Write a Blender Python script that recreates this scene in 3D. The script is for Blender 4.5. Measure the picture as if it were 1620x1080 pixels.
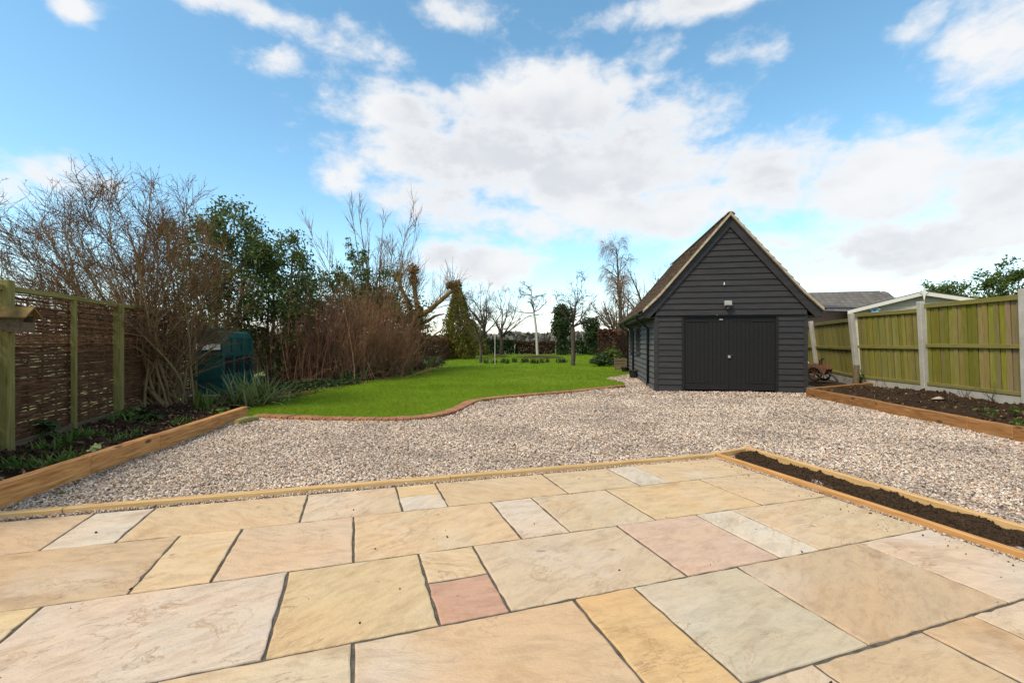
import bpy, math, random
import numpy as np
from mathutils import Vector, Matrix
R = math.radians
scene = bpy.context.scene
for o in list(bpy.data.objects): bpy.data.objects.remove(o)
COL = scene.collection
H = 1.25          # camera height
F = 720.0         # focal length in photo pixels (1620 wide): a 16 mm lens

# ------------------------------------------------------------------ camera
cam = bpy.data.cameras.new('camera'); cam.lens = 16.0; cam.sensor_width = 36.0; cam.clip_start = 0.05; cam.clip_end = 3000
co = bpy.data.objects.new('camera', cam); COL.objects.link(co)
co.location = (0, 0, H); co.rotation_euler = (R(90), 0, 0); scene.camera = co

# ------------------------------------------------------------------ light
SUN_AZ, SUN_EL = -130.0, 50.0      # degrees right of straight ahead, above the horizon
scene.view_settings.view_transform = 'Standard'; scene.view_settings.look = 'None'
scene.view_settings.exposure = 0.36; scene.view_settings.gamma = 1.0
scene.view_settings.use_curve_mapping = False
sun = bpy.data.lights.new('sun', 'SUN'); sun.energy = 3.1; sun.angle = R(15); sun.color = (1.0, 0.91, 0.75)
so = bpy.data.objects.new('sun', sun); COL.objects.link(so)
sd = Vector((math.sin(R(SUN_AZ))*math.cos(R(SUN_EL)), math.cos(R(SUN_AZ))*math.cos(R(SUN_EL)), math.sin(R(SUN_EL))))
so.rotation_euler = sd.to_track_quat('Z', 'Y').to_euler()

world = bpy.data.worlds.new('World'); scene.world = world; world.use_nodes = True
def build_world():
    nt = world.node_tree; nt.nodes.clear(); N = nt.nodes.new; L = nt.links.new
    def math_(op, a, b=None, c=None, clamp=False):
        n = N('ShaderNodeMath'); n.operation = op; n.use_clamp = clamp
        for i, v in enumerate((a, b, c)):
            if v is None: continue
            if isinstance(v, (int, float)): n.inputs[i].default_value = v
            else: L(v, n.inputs[i])
        return n.outputs[0]
    def smooth(x, a, b):
        n = N('ShaderNodeMapRange'); n.interpolation_type = 'SMOOTHSTEP'; L(x, n.inputs[0])
        n.inputs[1].default_value = a; n.inputs[2].default_value = b; return n.outputs[0]
    def vmath(op, a, b=None):
        n = N('ShaderNodeVectorMath'); n.operation = op; L(a, n.inputs[0])
        if b is not None:
            if isinstance(b, tuple): n.inputs[1].default_value = b
            else: L(b, n.inputs[1])
        return n
    out = N('ShaderNodeOutputWorld')
    sky = N('ShaderNodeTexSky'); sky.sky_type = 'NISHITA'; sky.sun_disc = False
    sky.sun_elevation = R(SUN_EL); sky.sun_rotation = R(SUN_AZ); sky.air_density = 1.0; sky.dust_density = 0.3; sky.ozone_density = 1.6
    tint = N('ShaderNodeHueSaturation'); tint.inputs['Hue'].default_value = 0.481; tint.inputs['Saturation'].default_value = 1.10; tint.inputs['Value'].default_value = 1.34
    L(sky.outputs[0], tint.inputs['Color'])
    bg = N('ShaderNodeBackground'); L(tint.outputs[0], bg.inputs[0]); bg.inputs[1].default_value = 0.14
    tc = N('ShaderNodeTexCoord'); sep = N('ShaderNodeSeparateXYZ'); L(tc.outputs['Generated'], sep.inputs[0])
    x, y, z = sep.outputs
    az = math_('ARCTAN2', x, y); el = math_('ARCSINE', z)
    ae = N('ShaderNodeCombineXYZ'); L(az, ae.inputs[0]); L(el, ae.inputs[1])
    # noise fields on the direction, flattened a little so that clouds lie down
    def noise(vec, scale, detail, rough, off, dist=0.0):
        m = N('ShaderNodeMapping'); L(vec, m.inputs[0]); m.inputs[1].default_value = off; m.inputs[3].default_value = (1, 1, 1.7)
        n = N('ShaderNodeTexNoise'); L(m.outputs[0], n.inputs['Vector']); n.inputs['Scale'].default_value = scale
        n.inputs['Detail'].default_value = detail; n.inputs['Roughness'].default_value = rough; n.inputs['Distortion'].default_value = dist
        return n.outputs['Fac']
    g = tc.outputs['Generated']
    n1 = noise(g, 5.5, 7, 0.58, (0, 0, 0), 0.2); n2 = noise(g, 19.0, 5, 0.6, (3, 1, 2), 0.15); n3 = noise(g, 2.6, 3, 0.5, (7, 2, 5))
    # the banks of cloud seen in the photograph (pixel centre, half sizes, weight) as directions of the sky
    banks = [(640,180,150,56,1.0),(890,170,190,78,1.1),(1040,195,150,72,1.0),(770,245,250,80,1.1),(930,280,270,75,1.1),
             (1010,335,300,60,1.0),(1210,285,120,95,1.0),(1400,290,210,95,1.0),(1575,300,150,115,1.0),(1450,390,280,70,.95),(1200,390,220,60,.75),
             (690,315,160,60,.8),(535,275,65,50,.8),(850,345,260,45,.8),(775,425,95,46,1.2),(700,410,60,40,.9),
             (350,-2,180,36,.9),(110,8,52,36,.8),(715,25,92,40,.8),(440,100,58,36,.62),(590,78,105,44,.6),(1130,-4,240,38,.95),
             (1030,90,60,50,.7),(1580,75,130,120,.95),(1455,38,60,40,.7),(1185,80,85,42,.55),(130,285,120,44,.6),(15,300,60,46,.55),(500,235,50,36,.5),(770,375,80,24,.6)]
    total = None
    for (u, v, ru, rv, w) in banks:
        t = (u-810)/F; a = math.atan(t); e = math.atan((540-v)/F*math.cos(a))
        sa = ru/F*math.cos(a)**2*.95; se = rv/F*math.cos(a)*math.cos(e)**2*.92
        d = vmath('SUBTRACT', ae.outputs[0], (a, e, 0)); d = vmath('MULTIPLY', d.outputs[0], (1/sa, 1/se, 0))
        d2 = vmath('DOT_PRODUCT', d.outputs[0], d.outputs[0]).outputs['Value']
        gsn = math_('MULTIPLY', math_('EXPONENT', math_('MULTIPLY', d2, -0.9)), w)
        total = gsn if total is None else math_('MAXIMUM', total, gsn)
    # outside the photograph the same kind of broken cloud goes on
    inview = math_('MULTIPLY', smooth(math_('ABSOLUTE', az), 1.02, 0.84), smooth(el, 0.78, 0.62))
    gen = math_('MULTIPLY', smooth(n3, 0.40, 0.62), 0.95)
    cover = math_('ADD', math_('MULTIPLY', total, inview), math_('MULTIPLY', gen, math_('SUBTRACT', 1.0, inview)))
    dens = math_('ADD', cover, math_('ADD', math_('MULTIPLY', math_('SUBTRACT', n1, 0.5), 1.25), math_('MULTIPLY', math_('SUBTRACT', n2, 0.5), 0.9)))
    mask = smooth(dens, 0.27, 0.86)
    mask = math_('MULTIPLY', mask, 0.97)
    low = smooth(el, 0.16, -0.02)                       # thin milky veil near the horizon
    mask = math_('MAXIMUM', mask, math_('MULTIPLY', low, 0.6))
    n4 = noise(g, 4.5, 4, 0.5, (5, 5, 1), 0.1)
    shade = math_('MULTIPLY', smooth(dens, 0.60, 1.15), smooth(n4, 0.34, 0.62))
    cc = N('ShaderNodeMix'); cc.data_type = 'RGBA'; L(shade, cc.inputs[0]); cc.inputs[6].default_value = (0.95, 0.955, 0.965, 1); cc.inputs[7].default_value = (0.74, 0.765, 0.81, 1)
    bgc = N('ShaderNodeBackground'); L(cc.outputs[2], bgc.inputs[0]); bgc.inputs[1].default_value = 0.77
    mix = N('ShaderNodeMixShader'); L(mask, mix.inputs[0]); L(bg.outputs[0], mix.inputs[1]); L(bgc.outputs[0], mix.inputs[2]); L(mix.outputs[0], out.inputs[0])
build_world()

# ------------------------------------------------------------------ helpers
def P(u, v, z=0.0):
    """photo pixel -> the point of the level z that it shows"""
    y = F*(H-z)/(v-540.0); return Vector(((u-810)/F*y, y, z))
def Q(u, v, y):
    """photo pixel -> point at depth y"""
    return Vector(((u-810)/F*y, y, H+(540-v)/F*y))
def lin(r, g, b):
    f = lambda c: (c/255/12.92 if c/255 <= .04045 else ((c/255+.055)/1.055)**2.4)
    return (f(r), f(g), f(b), 1)
def tag(o, label=None, cat=None, group=None, kind=None):
    if label: o['label'] = label
    if cat: o['category'] = cat
    if group: o['group'] = group
    if kind: o['kind'] = kind
    return o
def world_of(o):
    m = o.matrix_basis.copy()
    while o.parent is not None:
        o = o.parent; m = o.matrix_basis @ m
    return m
def empty(name, loc, rz=0.0):
    o = bpy.data.objects.new(name, None); o.empty_display_size = .1; COL.objects.link(o)
    o.location = loc; o.rotation_euler = (0, 0, rz)
    o.matrix_basis = Matrix.Translation(loc) @ Matrix.Rotation(rz, 4, 'Z'); return o
def link(name, me, mat=None, parent=None, M=None, color=None):
    if mat is not None and len(me.materials) == 0: me.materials.append(mat)
    o = bpy.data.objects.new(name, me); COL.objects.link(o)
    M = M if M is not None else Matrix.Identity(4)
    if parent is not None:
        o.parent = parent; o.matrix_basis = world_of(parent).inverted() @ M
    else: o.matrix_basis = M
    if color is not None: o.color = color
    return o
def np_mesh(name, V, faces, smooth=False):
    """faces: list of (n,k) index arrays"""
    me = bpy.data.meshes.new(name); V = np.asarray(V, np.float32).reshape(-1, 3)
    me.vertices.add(len(V)); me.vertices.foreach_set('co', V.ravel())
    faces = [np.asarray(f, np.int32) for f in faces if len(f)]
    idx = np.concatenate([f.ravel() for f in faces]); tot = np.concatenate([np.full(len(f), f.shape[1], np.int32) for f in faces])
    st = np.concatenate([[0], np.cumsum(tot)[:-1]]).astype(np.int32)
    me.loops.add(len(idx)); me.loops.foreach_set('vertex_index', idx)
    me.polygons.add(len(tot)); me.polygons.foreach_set('loop_start', st); me.polygons.foreach_set('loop_total', tot)
    if smooth: me.polygons.foreach_set('use_smooth', np.ones(len(tot), bool))
    me.update(calc_edges=True); return me
def np_obj(name, V, faces, mat, parent=None, smooth=False, origin=None):
    """vertices in world space; the object's origin goes to its parent's (or to origin)"""
    M = world_of(parent) if parent is not None else Matrix.Translation(origin if origin is not None else (0, 0, 0))
    Mi = np.array(M.inverted()); V = np.asarray(V, float).reshape(-1, 3) @ Mi[:3, :3].T + Mi[:3, 3]
    return link(name, np_mesh(name, V, faces, smooth), mat, parent, M)
class MB:
    def __init__(s): s.v = []; s.f = []
    def poly(s, pts, faces):
        b = len(s.v); s.v += [tuple(p) for p in pts]; s.f += [tuple(i+b for i in f) for f in faces]; return s
    def box(s, x0, x1, y0, y1, z0, z1, M=None):
        p = [Vector((x, y, z)) for z in (z0, z1) for y in (y0, y1) for x in (x0, x1)]
        if M is not None: p = [M @ q for q in p]
        return s.poly(p, [(0,2,3,1),(4,5,7,6),(0,1,5,4),(2,6,7,3),(0,4,6,2),(1,3,7,5)])
    def prism(s, outline, a, b, M=None):
        """outline: list of (x,z), extruded along y from a to b"""
        n = len(outline); p = [Vector((x, a, z)) for x, z in outline] + [Vector((x, b, z)) for x, z in outline]
        if M is not None: p = [M @ q for q in p]
        return s.poly(p, [tuple(range(n)), tuple(range(2*n-1, n-1, -1))] + [(i, i+n, (i+1) % n+n, (i+1) % n) for i in range(n)])
    def tube(s, pts, rad, n=8, cap=True):
        pts = [Vector(p) for p in pts]; rad = rad if hasattr(rad, '__len__') else [rad]*len(pts); b = len(s.v)
        for i, p in enumerate(pts):
            d = (pts[min(i+1, len(pts)-1)]-pts[max(i-1, 0)]).normalized()
            a = d.cross(Vector((0, 0, 1)) if abs(d.z) < .9 else Vector((1, 0, 0))).normalized(); c = d.cross(a)
            for k in range(n):
                t = 2*math.pi*k/n; s.v.append(tuple(p+(a*math.cos(t)+c*math.sin(t))*rad[i]))
        for i in range(len(pts)-1):
            for k in range(n): s.f.append((b+i*n+k, b+i*n+(k+1) % n, b+(i+1)*n+(k+1) % n, b+(i+1)*n+k))
        if cap:
            s.f.append(tuple(b+k for k in range(n))[::-1]); s.f.append(tuple(b+(len(pts)-1)*n+k for k in range(n)))
        return s
    def build(s, name, mat, parent=None, M=None, color=None, smooth=False):
        me = bpy.data.meshes.new(name); me.from_pydata(s.v, [], s.f); me.update()
        import bmesh
        bm = bmesh.new(); bm.from_mesh(me); bmesh.ops.recalc_face_normals(bm, faces=bm.faces); bm.to_mesh(me); bm.free()
        if smooth: me.polygons.foreach_set('use_smooth', np.ones(len(me.polygons), bool))
        return link(name, me, mat, parent, M, color)
_bc = {}
def chamfer_mesh(name, L, W, T, b, mat):
    """box with chamfered edges, long axis X; shared between alike pieces"""
    key = (name, round(L, 3), round(W, 3), round(T, 3), round(b, 4), mat.name)
    if key in _bc: return _bc[key]
    v = []; idx = {}
    for sx in (-1, 1):
        for sy in (-1, 1):
            for sz in (-1, 1):
                c = (sx*L/2, sy*W/2, sz*T/2); s = (sx, sy, sz)
                for ax in range(3):
                    p = [c[k]-s[k]*b for k in range(3)]; p[ax] = c[ax]; idx[(sx, sy, sz, ax)] = len(v); v.append(tuple(p))
    f = []
    for ax in range(3):
        a, c = [k for k in range(3) if k != ax]
        for s in (-1, 1):
            q = []
            for (sa, sc) in ((-1,-1),(1,-1),(1,1),(-1,1)):
                k = [0]*3; k[ax] = s; k[a] = sa; k[c] = sc; q.append(idx[(*k, ax)])
            f.append(q)
        for sa in (-1, 1):
            for sc in (-1, 1):
                q = []
                for (s, fa) in ((-1, a), (1, a), (1, c), (-1, c)):
                    k = [0]*3; k[ax] = s; k[a] = sa; k[c] = sc; q.append(idx[(*k, fa)])
                f.append(q)
    for sx in (-1, 1):
        for sy in (-1, 1):
            for sz in (-1, 1): f.append([idx[(sx, sy, sz, a)] for a in range(3)])
    import bmesh
    me = bpy.data.meshes.new(name); me.from_pydata(v, [], f); bm = bmesh.new(); bm.from_mesh(me)
    bmesh.ops.recalc_face_normals(bm, faces=bm.faces); bm.to_mesh(me); bm.free(); me.materials.append(mat); _bc[key] = me; return me
def frame(o, x, z=Vector((0, 0, 1))):
    """matrix with local X along x and local Z near z"""
    x = Vector(x).normalized(); y = Vector(z).cross(x).normalized(); zz = x.cross(y)
    m = Matrix((x, y, zz)).transposed().to_4x4(); m.translation = o; return m
def beam(name, a, b, W, T, mat, parent=None, up=Vector((0, 0, 1)), bevel=.004, color=None, roll=0):
    a = Vector(a); b = Vector(b); me = chamfer_mesh(name, (b-a).length, W, T, bevel, mat)
    return link(name, me, mat, parent, frame((a+b)/2, b-a, up) @ Matrix.Rotation(roll, 4, 'X'), color)
def vnoise(X, Y, seed=0):
    """value noise in numpy"""
    xi = np.floor(X).astype(np.int64); yi = np.floor(Y).astype(np.int64); fx = X-xi; fy = Y-yi
    fx = fx*fx*(3-2*fx); fy = fy*fy*(3-2*fy)
    def h(i, j):
        n = (i*374761393+j*668265263+seed*974634777) & 0xffffffff; n = ((n ^ (n >> 13))*1274126177) & 0xffffffff
        return ((n ^ (n >> 16)) & 0xffff)/65535.0
    return (h(xi, yi)*(1-fx)+h(xi+1, yi)*fx)*(1-fy)+(h(xi, yi+1)*(1-fx)+h(xi+1, yi+1)*fx)*fy
def inpoly(x, y, poly):
    r = np.zeros(len(x), bool); n = len(poly)
    for i in range(n):
        x0, y0 = poly[i][0], poly[i][1]; x1, y1 = poly[(i+1) % n][0], poly[(i+1) % n][1]
        if y0 == y1: continue
        r ^= ((y0 > y) != (y1 > y)) & (x < (x1-x0)*(y-y0)/(y1-y0)+x0)
    return r

# ------------------------------------------------------------------ materials
MATS = {}
def mat(name, cols, scale=4.0, detail=6, rough=.8, bump=.3, bscale=30.0, stretch=(1, 1, 1), objcol=False, island=None,
        transl=0.0, spec=.3, nrough=.6, cols2=None, scale2=.6, bdist=.01, knots=False, coord='Object', dist=0.0):
    """procedural surface: a noise ramp, optional broad second ramp, per-object colour, per-piece ramp, relief"""
    m = bpy.data.materials.new(name); m.use_nodes = True; nt = m.node_tree; nt.nodes.clear(); N = nt.nodes.new; L = nt.links.new
    out = N('ShaderNodeOutputMaterial'); bs = N('ShaderNodeBsdfPrincipled'); bs.inputs['Roughness'].default_value = rough; bs.inputs['Specular IOR Level'].default_value = spec
    tc = N('ShaderNodeTexCoord'); oi = N('ShaderNodeObjectInfo'); mp = N('ShaderNodeMapping'); mp.inputs[3].default_value = stretch
    L(tc.outputs[coord], mp.inputs[0])
    off = N('ShaderNodeVectorMath'); off.operation = 'SCALE'; off.inputs[0].default_value = (37.0, 51.0, 23.0); L(oi.outputs['Random'], off.inputs['Scale'])
    ad = N('ShaderNodeVectorMath'); ad.operation = 'ADD'; L(mp.outputs[0], ad.inputs[0]); L(off.outputs[0], ad.inputs[1]); vec = ad.outputs[0]
    def noise(s, d=detail, v=vec):
        n = N('ShaderNodeTexNoise'); n.inputs['Scale'].default_value = s; n.inputs['Detail'].default_value = d; n.inputs['Roughness'].default_value = nrough; n.inputs['Distortion'].default_value = dist; L(v, n.inputs['Vector']); return n.outputs['Fac']
    def ramp(fac, cs, lo=.3, hi=.7):
        r = N('ShaderNodeValToRGB'); e = r.color_ramp.elements
        while len(e) < len(cs): e.new(.5)
        for i, c in enumerate(cs): e[i].position = lo+(hi-lo)*i/max(1, len(cs)-1); e[i].color = c if len(c) == 4 else (*c, 1)
        L(fac, r.inputs[0]); return r.outputs[0]
    def mixc(a, b, f, mode='MIX'):
        n = N('ShaderNodeMix'); n.data_type = 'RGBA'; n.blend_type = mode
        if isinstance(f, float): n.inputs[0].default_value = f
        else: L(f, n.inputs[0])
        for i, c in ((6, a), (7, b)):
            if isinstance(c, tuple): n.inputs[i].default_value = c
            else: L(c, n.inputs[i])
        return n.outputs[2]
    col = ramp(noise(scale), cols)
    if cols2: col = mixc(col, ramp(noise(scale2, 3), cols2), .5)
    if island:
        gi = N('ShaderNodeNewGeometry'); col = mixc(col, ramp(gi.outputs['Random Per Island'], island, 0, 1), .65)
    if objcol: col = mixc(col, oi.outputs['Color'], 1.0, 'MULTIPLY')
    if knots:
        vo = N('ShaderNodeTexVoronoi'); vo.inputs['Scale'].default_value = 1.0
        km = N('ShaderNodeMapping'); km.inputs[3].default_value = (2.2, 5.5, 5.5); L(ad.outputs[0], km.inputs[0])
        L(tc.outputs[coord], km.inputs[0]); k2 = N('ShaderNodeVectorMath'); k2.operation = 'ADD'; L(km.outputs[0], k2.inputs[0]); L(off.outputs[0], k2.inputs[1]); L(k2.outputs[0], vo.inputs['Vector'])
        mr = N('ShaderNodeMapRange'); mr.inputs[1].default_value = .08; mr.inputs[2].default_value = .16; mr.inputs[3].default_value = .85; mr.inputs[4].default_value = 0; L(vo.outputs['Distance'], mr.inputs[0])
        col = mixc(col, (.07, .028, .01, 1), mr.outputs[0])
    L(col, bs.inputs['Base Color']); sh = bs.outputs[0]
    if bump:
        b = N('ShaderNodeBump'); b.inputs['Strength'].default_value = bump; b.inputs['Distance'].default_value = bdist; L(noise(bscale), b.inputs['Height']); L(b.outputs[0], bs.inputs['Normal'])
    if transl:
        t = N('ShaderNodeBsdfTranslucent'); L(col, t.inputs[0]); mx = N('ShaderNodeMixShader'); mx.inputs[0].default_value = transl; L(sh, mx.inputs[1]); L(t.outputs[0], mx.inputs[2]); sh = mx.outputs[0]
    L(sh, out.inputs[0]); MATS[name] = m; return m
def c(*a): return a
wood_st = (1.2, 14, 14)
mat('sleeper', [(.22,.085,.025),(.40,.185,.06),(.54,.285,.105)], 3, 9, .75, .45, 9, wood_st, knots=True, objcol=True)
mat('edging', [(.42,.24,.085),(.56,.35,.145),(.62,.42,.20)], 3, 8, .7, .25, 9, wood_st, objcol=True)
mat('post_green', [(.16,.14,.035),(.25,.215,.06),(.31,.26,.09)], 3, 8, .85, .3, 9, (14, 14, 1.2))
mat('board_green', [(.13,.115,.04),(.22,.195,.055),(.29,.25,.11)], 3, 9, .9, .4, 8, wood_st, objcol=True, cols2=[(.22,.225,.03),(.20,.185,.06),(.28,.22,.14)], scale2=1.6, spec=.1)
mat('concrete', [(.32,.29,.24),(.42,.385,.325),(.49,.455,.39)], 6, 9, .9, .4, 60, spec=.1, cols2=[(.30,.27,.22),(.46,.43,.37)], scale2=2.5)
mat('black_paint', [(.020,.0175,.017),(.032,.0285,.028),(.050,.0455,.044)], 5, 9, .6, .35, 10, wood_st, spec=.22, cols2=[(.022,.0195,.019),(.034,.031,.03),(.05,.046,.043)], scale2=1.1)
mat('black_plastic', [(.012,.012,.013),(.02,.02,.021)], 5, 4, .35, .05, 20)
mat('lit_side_paint', [(.062,.056,.050),(.088,.080,.071),(.115,.105,.094)], 5, 8, .65, .25, 10, (14, 1.2, 14), spec=.25)  # black paint made lighter: the side wall's sheen and sunlight put into the colour
mat('door_paint', [(.012,.0105,.010),(.018,.0165,.016)], 4, 8, .6, .3, 9, wood_st, spec=.2)
mat('brick', [(.20,.085,.042),(.32,.15,.075),(.39,.21,.12)], 14, 8, .9, .5, 80, objcol=True)
mat('roof_tile', [(.08,.05,.034),(.14,.088,.058),(.20,.14,.10)], 3, 6, .9, .4, 40, island=[(.08,.058,.045),(.17,.10,.062),(.12,.078,.05),(.20,.145,.10),(.10,.07,.05)], spec=.1)
mat('verge', [(.26,.20,.12),(.38,.30,.20),(.45,.38,.28)], 8, 8, .9, .5, 50)
mat('grey_tile', [(.075,.065,.058),(.11,.10,.09),(.15,.135,.12)], 6, 6, .9, .4, 40, island=[(.08,.07,.065),(.15,.135,.12),(.11,.10,.09)])
mat('dark_roof', [(.055,.055,.06),(.09,.09,.095)], 4, 6, .9, .2, 40, spec=.1)
mat('brown_wall', [(.10,.06,.045),(.16,.10,.07)], 12, 6, .9, .4, 60)
mat('cream_paint', [(.52,.49,.42),(.60,.57,.50)], 4, 6, .6, .1, 30)
mat('beige_paint', [(.40,.36,.29),(.47,.43,.35)], 4, 6, .6, .1, 30)
mat('blue_paint', [(.20,.36,.52),(.26,.43,.60)], 9, 4, .6, .1, 30)
mat('white', [(.7,.7,.68),(.78,.78,.76)], 9, 4, .6, .05, 30)
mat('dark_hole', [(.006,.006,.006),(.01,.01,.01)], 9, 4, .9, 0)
mat('glass_dark', [(.02,.024,.028),(.03,.034,.04)], 3, 2, .06, 0, spec=.6)
mat('metal', [(.25,.25,.25),(.4,.4,.4)], 9, 4, .35, .05, 30, spec=.6)
mat('lamp_glass', [(.24,.24,.20),(.32,.32,.27)], 9, 4, .25, .05, 30)
mat('rust', [(.06,.026,.014),(.14,.058,.024),(.21,.095,.04)], 16, 8, .8, .4, 60)
mat('dark_metal', [(.02,.018,.017),(.05,.04,.035)], 14, 6, .6, .3, 60)
mat('tank', [(.006,.050,.044),(.010,.070,.060),(.016,.088,.074)], 3, 5, .5, .05, 30, spec=.25)
mat('willow', [(.045,.019,.010),(.10,.046,.023),(.17,.09,.043)], 7, 5, .8, 0, island=[(.055,.023,.012),(.16,.077,.038),(.10,.046,.023),(.24,.135,.064),(.07,.032,.017)], spec=.15)
mat('old_wood', [(.085,.058,.034),(.14,.095,.055),(.19,.13,.075)], 3, 8, .85, .4, 9, wood_st)
mat('moss_wood', [(.13,.085,.03),(.20,.125,.035),(.25,.16,.05)], 6, 8, .9, .4, 40)
mat('soil', [(.030,.018,.010),(.060,.037,.021),(.095,.062,.038)], 9, 9, .95, .8, 70, island=[(.025,.015,.009),(.07,.045,.028)], bdist=.02, spec=.04)
mat('bed_soil', [(.028,.014,.010),(.052,.028,.019),(.085,.05,.034)], 9, 9, .95, .8, 70, island=[(.03,.016,.011),(.08,.048,.033)], bdist=.02, spec=.04)
mat('bark_tan', [(.12,.075,.035),(.22,.14,.065),(.31,.215,.11)], 20, 6, .85, 0, island=[(.16,.095,.045),(.30,.20,.10),(.21,.13,.06)])
mat('twig_red', [(.12,.06,.032),(.21,.115,.06)], 20, 4, .8, 0, island=[(.15,.072,.038),(.38,.23,.11),(.25,.14,.065)], spec=.15)
mat('twig_shrub', [(.09,.045,.024),(.17,.09,.046)], 20, 4, .8, 0, island=[(.085,.04,.022),(.26,.15,.07),(.15,.08,.04)], spec=.12)
mat('twig_brown', [(.12,.056,.030),(.22,.105,.056)], 20, 4, .8, 0, island=[(.12,.054,.028),(.36,.18,.095),(.24,.115,.06),(.48,.31,.18)], spec=.15)
mat('bark_grey', [(.04,.030,.022),(.075,.056,.040),(.11,.085,.062)], 12, 6, .9, .4, 50)
mat('twig_grey', [(.045,.032,.025),(.09,.066,.05)], 20, 4, .85, 0, island=[(.04,.028,.022),(.11,.08,.058)], spec=.1)
mat('bark_ochre', [(.12,.07,.025),(.24,.145,.042),(.33,.21,.07)], 12, 6, .9, .5, 50)
mat('bark_birch', [(.30,.26,.22),(.48,.43,.38),(.56,.52,.48)], 6, 6, .8, .3, 40, (6, 6, 1))
mat('leaf_holly', [(.04,.066,.014),(.07,.105,.022)], 9, 3, .5, 0, island=[(.035,.058,.014),(.11,.15,.032),(.18,.20,.05),(.065,.098,.02)], transl=.25, spec=.3)
mat('leaf_dark', [(.022,.04,.012),(.042,.068,.02)], 9, 3, .6, 0, island=[(.018,.033,.011),(.06,.09,.026),(.034,.056,.017)], transl=.2, spec=.15)
mat('leaf_mid', [(.055,.09,.016),(.09,.14,.025)], 9, 3, .55, 0, island=[(.045,.076,.013),(.14,.18,.035),(.08,.12,.022)], transl=.3, spec=.2)
mat('leaf_bulb', [(.06,.115,.018),(.10,.17,.03)], 9, 3, .55, 0, island=[(.045,.095,.016),(.16,.23,.045),(.08,.14,.025)], transl=.3, spec=.2)
mat('leaf_pale', [(.15,.19,.045),(.25,.28,.085)], 9, 3, .6, 0, island=[(.10,.16,.03),(.38,.34,.17),(.20,.25,.065),(.07,.12,.025)], transl=.3)
mat('leaf_conifer', [(.065,.078,.016),(.13,.13,.026)], 9, 3, .6, 0, island=[(.055,.07,.015),(.32,.25,.05),(.17,.15,.03)], transl=.2, spec=.1)
mat('leaf_beech', [(.085,.038,.022),(.15,.07,.04)], 9, 3, .7, 0, island=[(.055,.03,.018),(.17,.08,.048),(.11,.052,.032)], transl=.2, spec=.12)
mat('hedge_brown', [(.07,.042,.026),(.12,.07,.042)], 9, 3, .7, 0, island=[(.04,.035,.018),(.14,.08,.05),(.09,.05,.03)], transl=.2, spec=.1)
mat('flower', [(.55,.58,.20),(.65,.66,.32)], 9, 3, .6, 0, transl=.3)
mat('grass_blade', [(.105,.185,.007),(.145,.24,.010)], 9, 3, .7, 0, island=[(.085,.165,.006),(.25,.34,.016),(.17,.265,.010),(.36,.35,.08)], transl=.4, spec=.08, coord='Object', cols2=[(.06,.13,.005),(.20,.29,.012),(.42,.42,.06)], scale2=1.1)
mat('log', [(.20,.17,.05),(.30,.25,.08),(.36,.31,.14)], 6, 8, .9, .5, 30, wood_st)
mat('stone_bit', [(.33,.25,.16),(.46,.37,.27)], 9, 6, .9, .4, 40)
mat('mortar', [(.065,.052,.040),(.105,.087,.068),(.15,.126,.10)], 30, 8, .95, .3, 150, spec=.05)
mat('distant', [(.11,.105,.085),(.16,.145,.12)], .4, 5, .95, 0, island=[(.09,.09,.07),(.18,.16,.135)], spec=.02)

def lawn_mat():
    return mat('lawn', [(.075,.145,.006),(.115,.20,.008),(.155,.245,.012)], 2.2, 9, .85, .7, 70, cols2=[(.08,.15,.006),(.14,.235,.010),(.20,.25,.025)], scale2=.35, bdist=.03, spec=.05)
lawn_mat()
mat('field', [(.10,.15,.035),(.14,.185,.05),(.17,.20,.075)], .5, 8, .9, .5, 20, cols2=[(.09,.14,.03),(.18,.20,.08)], scale2=.03)

def gravel_mat():
    m = bpy.data.materials.new('gravel'); m.use_nodes = True; nt = m.node_tree; N = nt.nodes.new; L = nt.links.new
    bs = nt.nodes['Principled BSDF']; bs.inputs['Roughness'].default_value = .8; bs.inputs['Specular IOR Level'].default_value = .25
    tc = N('ShaderNodeTexCoord'); vo = N('ShaderNodeTexVoronoi'); vo.inputs['Scale'].default_value = 42; L(tc.outputs['Object'], vo.inputs['Vector'])
    sp = N('ShaderNodeSeparateColor'); L(vo.outputs['Color'], sp.inputs[0]); r = N('ShaderNodeValToRGB'); L(sp.outputs[0], r.inputs[0]); gravel_ramp(r)
    d = N('ShaderNodeMapRange'); d.inputs[1].default_value = .3; d.inputs[2].default_value = .75; d.inputs[3].default_value = 1; d.inputs[4].default_value = .35; L(vo.outputs['Distance'], d.inputs[0])
    mx = N('ShaderNodeMix'); mx.data_type = 'RGBA'; mx.blend_type = 'MULTIPLY'; mx.inputs[0].default_value = 1; L(r.outputs[0], mx.inputs[6]); L(d.outputs[0], mx.inputs[7]); L(mx.outputs[2], bs.inputs['Base Color'])
    b = N('ShaderNodeBump'); b.invert = True; b.inputs['Strength'].default_value = 1; b.inputs['Distance'].default_value = .02; L(vo.outputs['Distance'], b.inputs['Height']); L(b.outputs[0], bs.inputs['Normal'])
    MATS['gravel'] = m
def gravel_ramp(r):
    cs = [(0.170,0.123,0.095),(0.420,0.286,0.191),(0.560,0.433,0.324),(0.280,0.217,0.177),(0.580,0.433,0.296),(0.680,0.561,0.439),(0.420,0.246,0.148),(0.500,0.384,0.292),(0.730,0.621,0.506),(0.340,0.251,0.187),(0.600,0.473,0.358),(0.400,0.330,0.277)]
    r.color_ramp.interpolation = 'CONSTANT'; e = r.color_ramp.elements
    while len(e) < len(cs): e.new(.5)
    for i, k in enumerate(cs): e[i].position = i/len(cs); e[i].color = (*k, 1)
gravel_mat()
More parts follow.
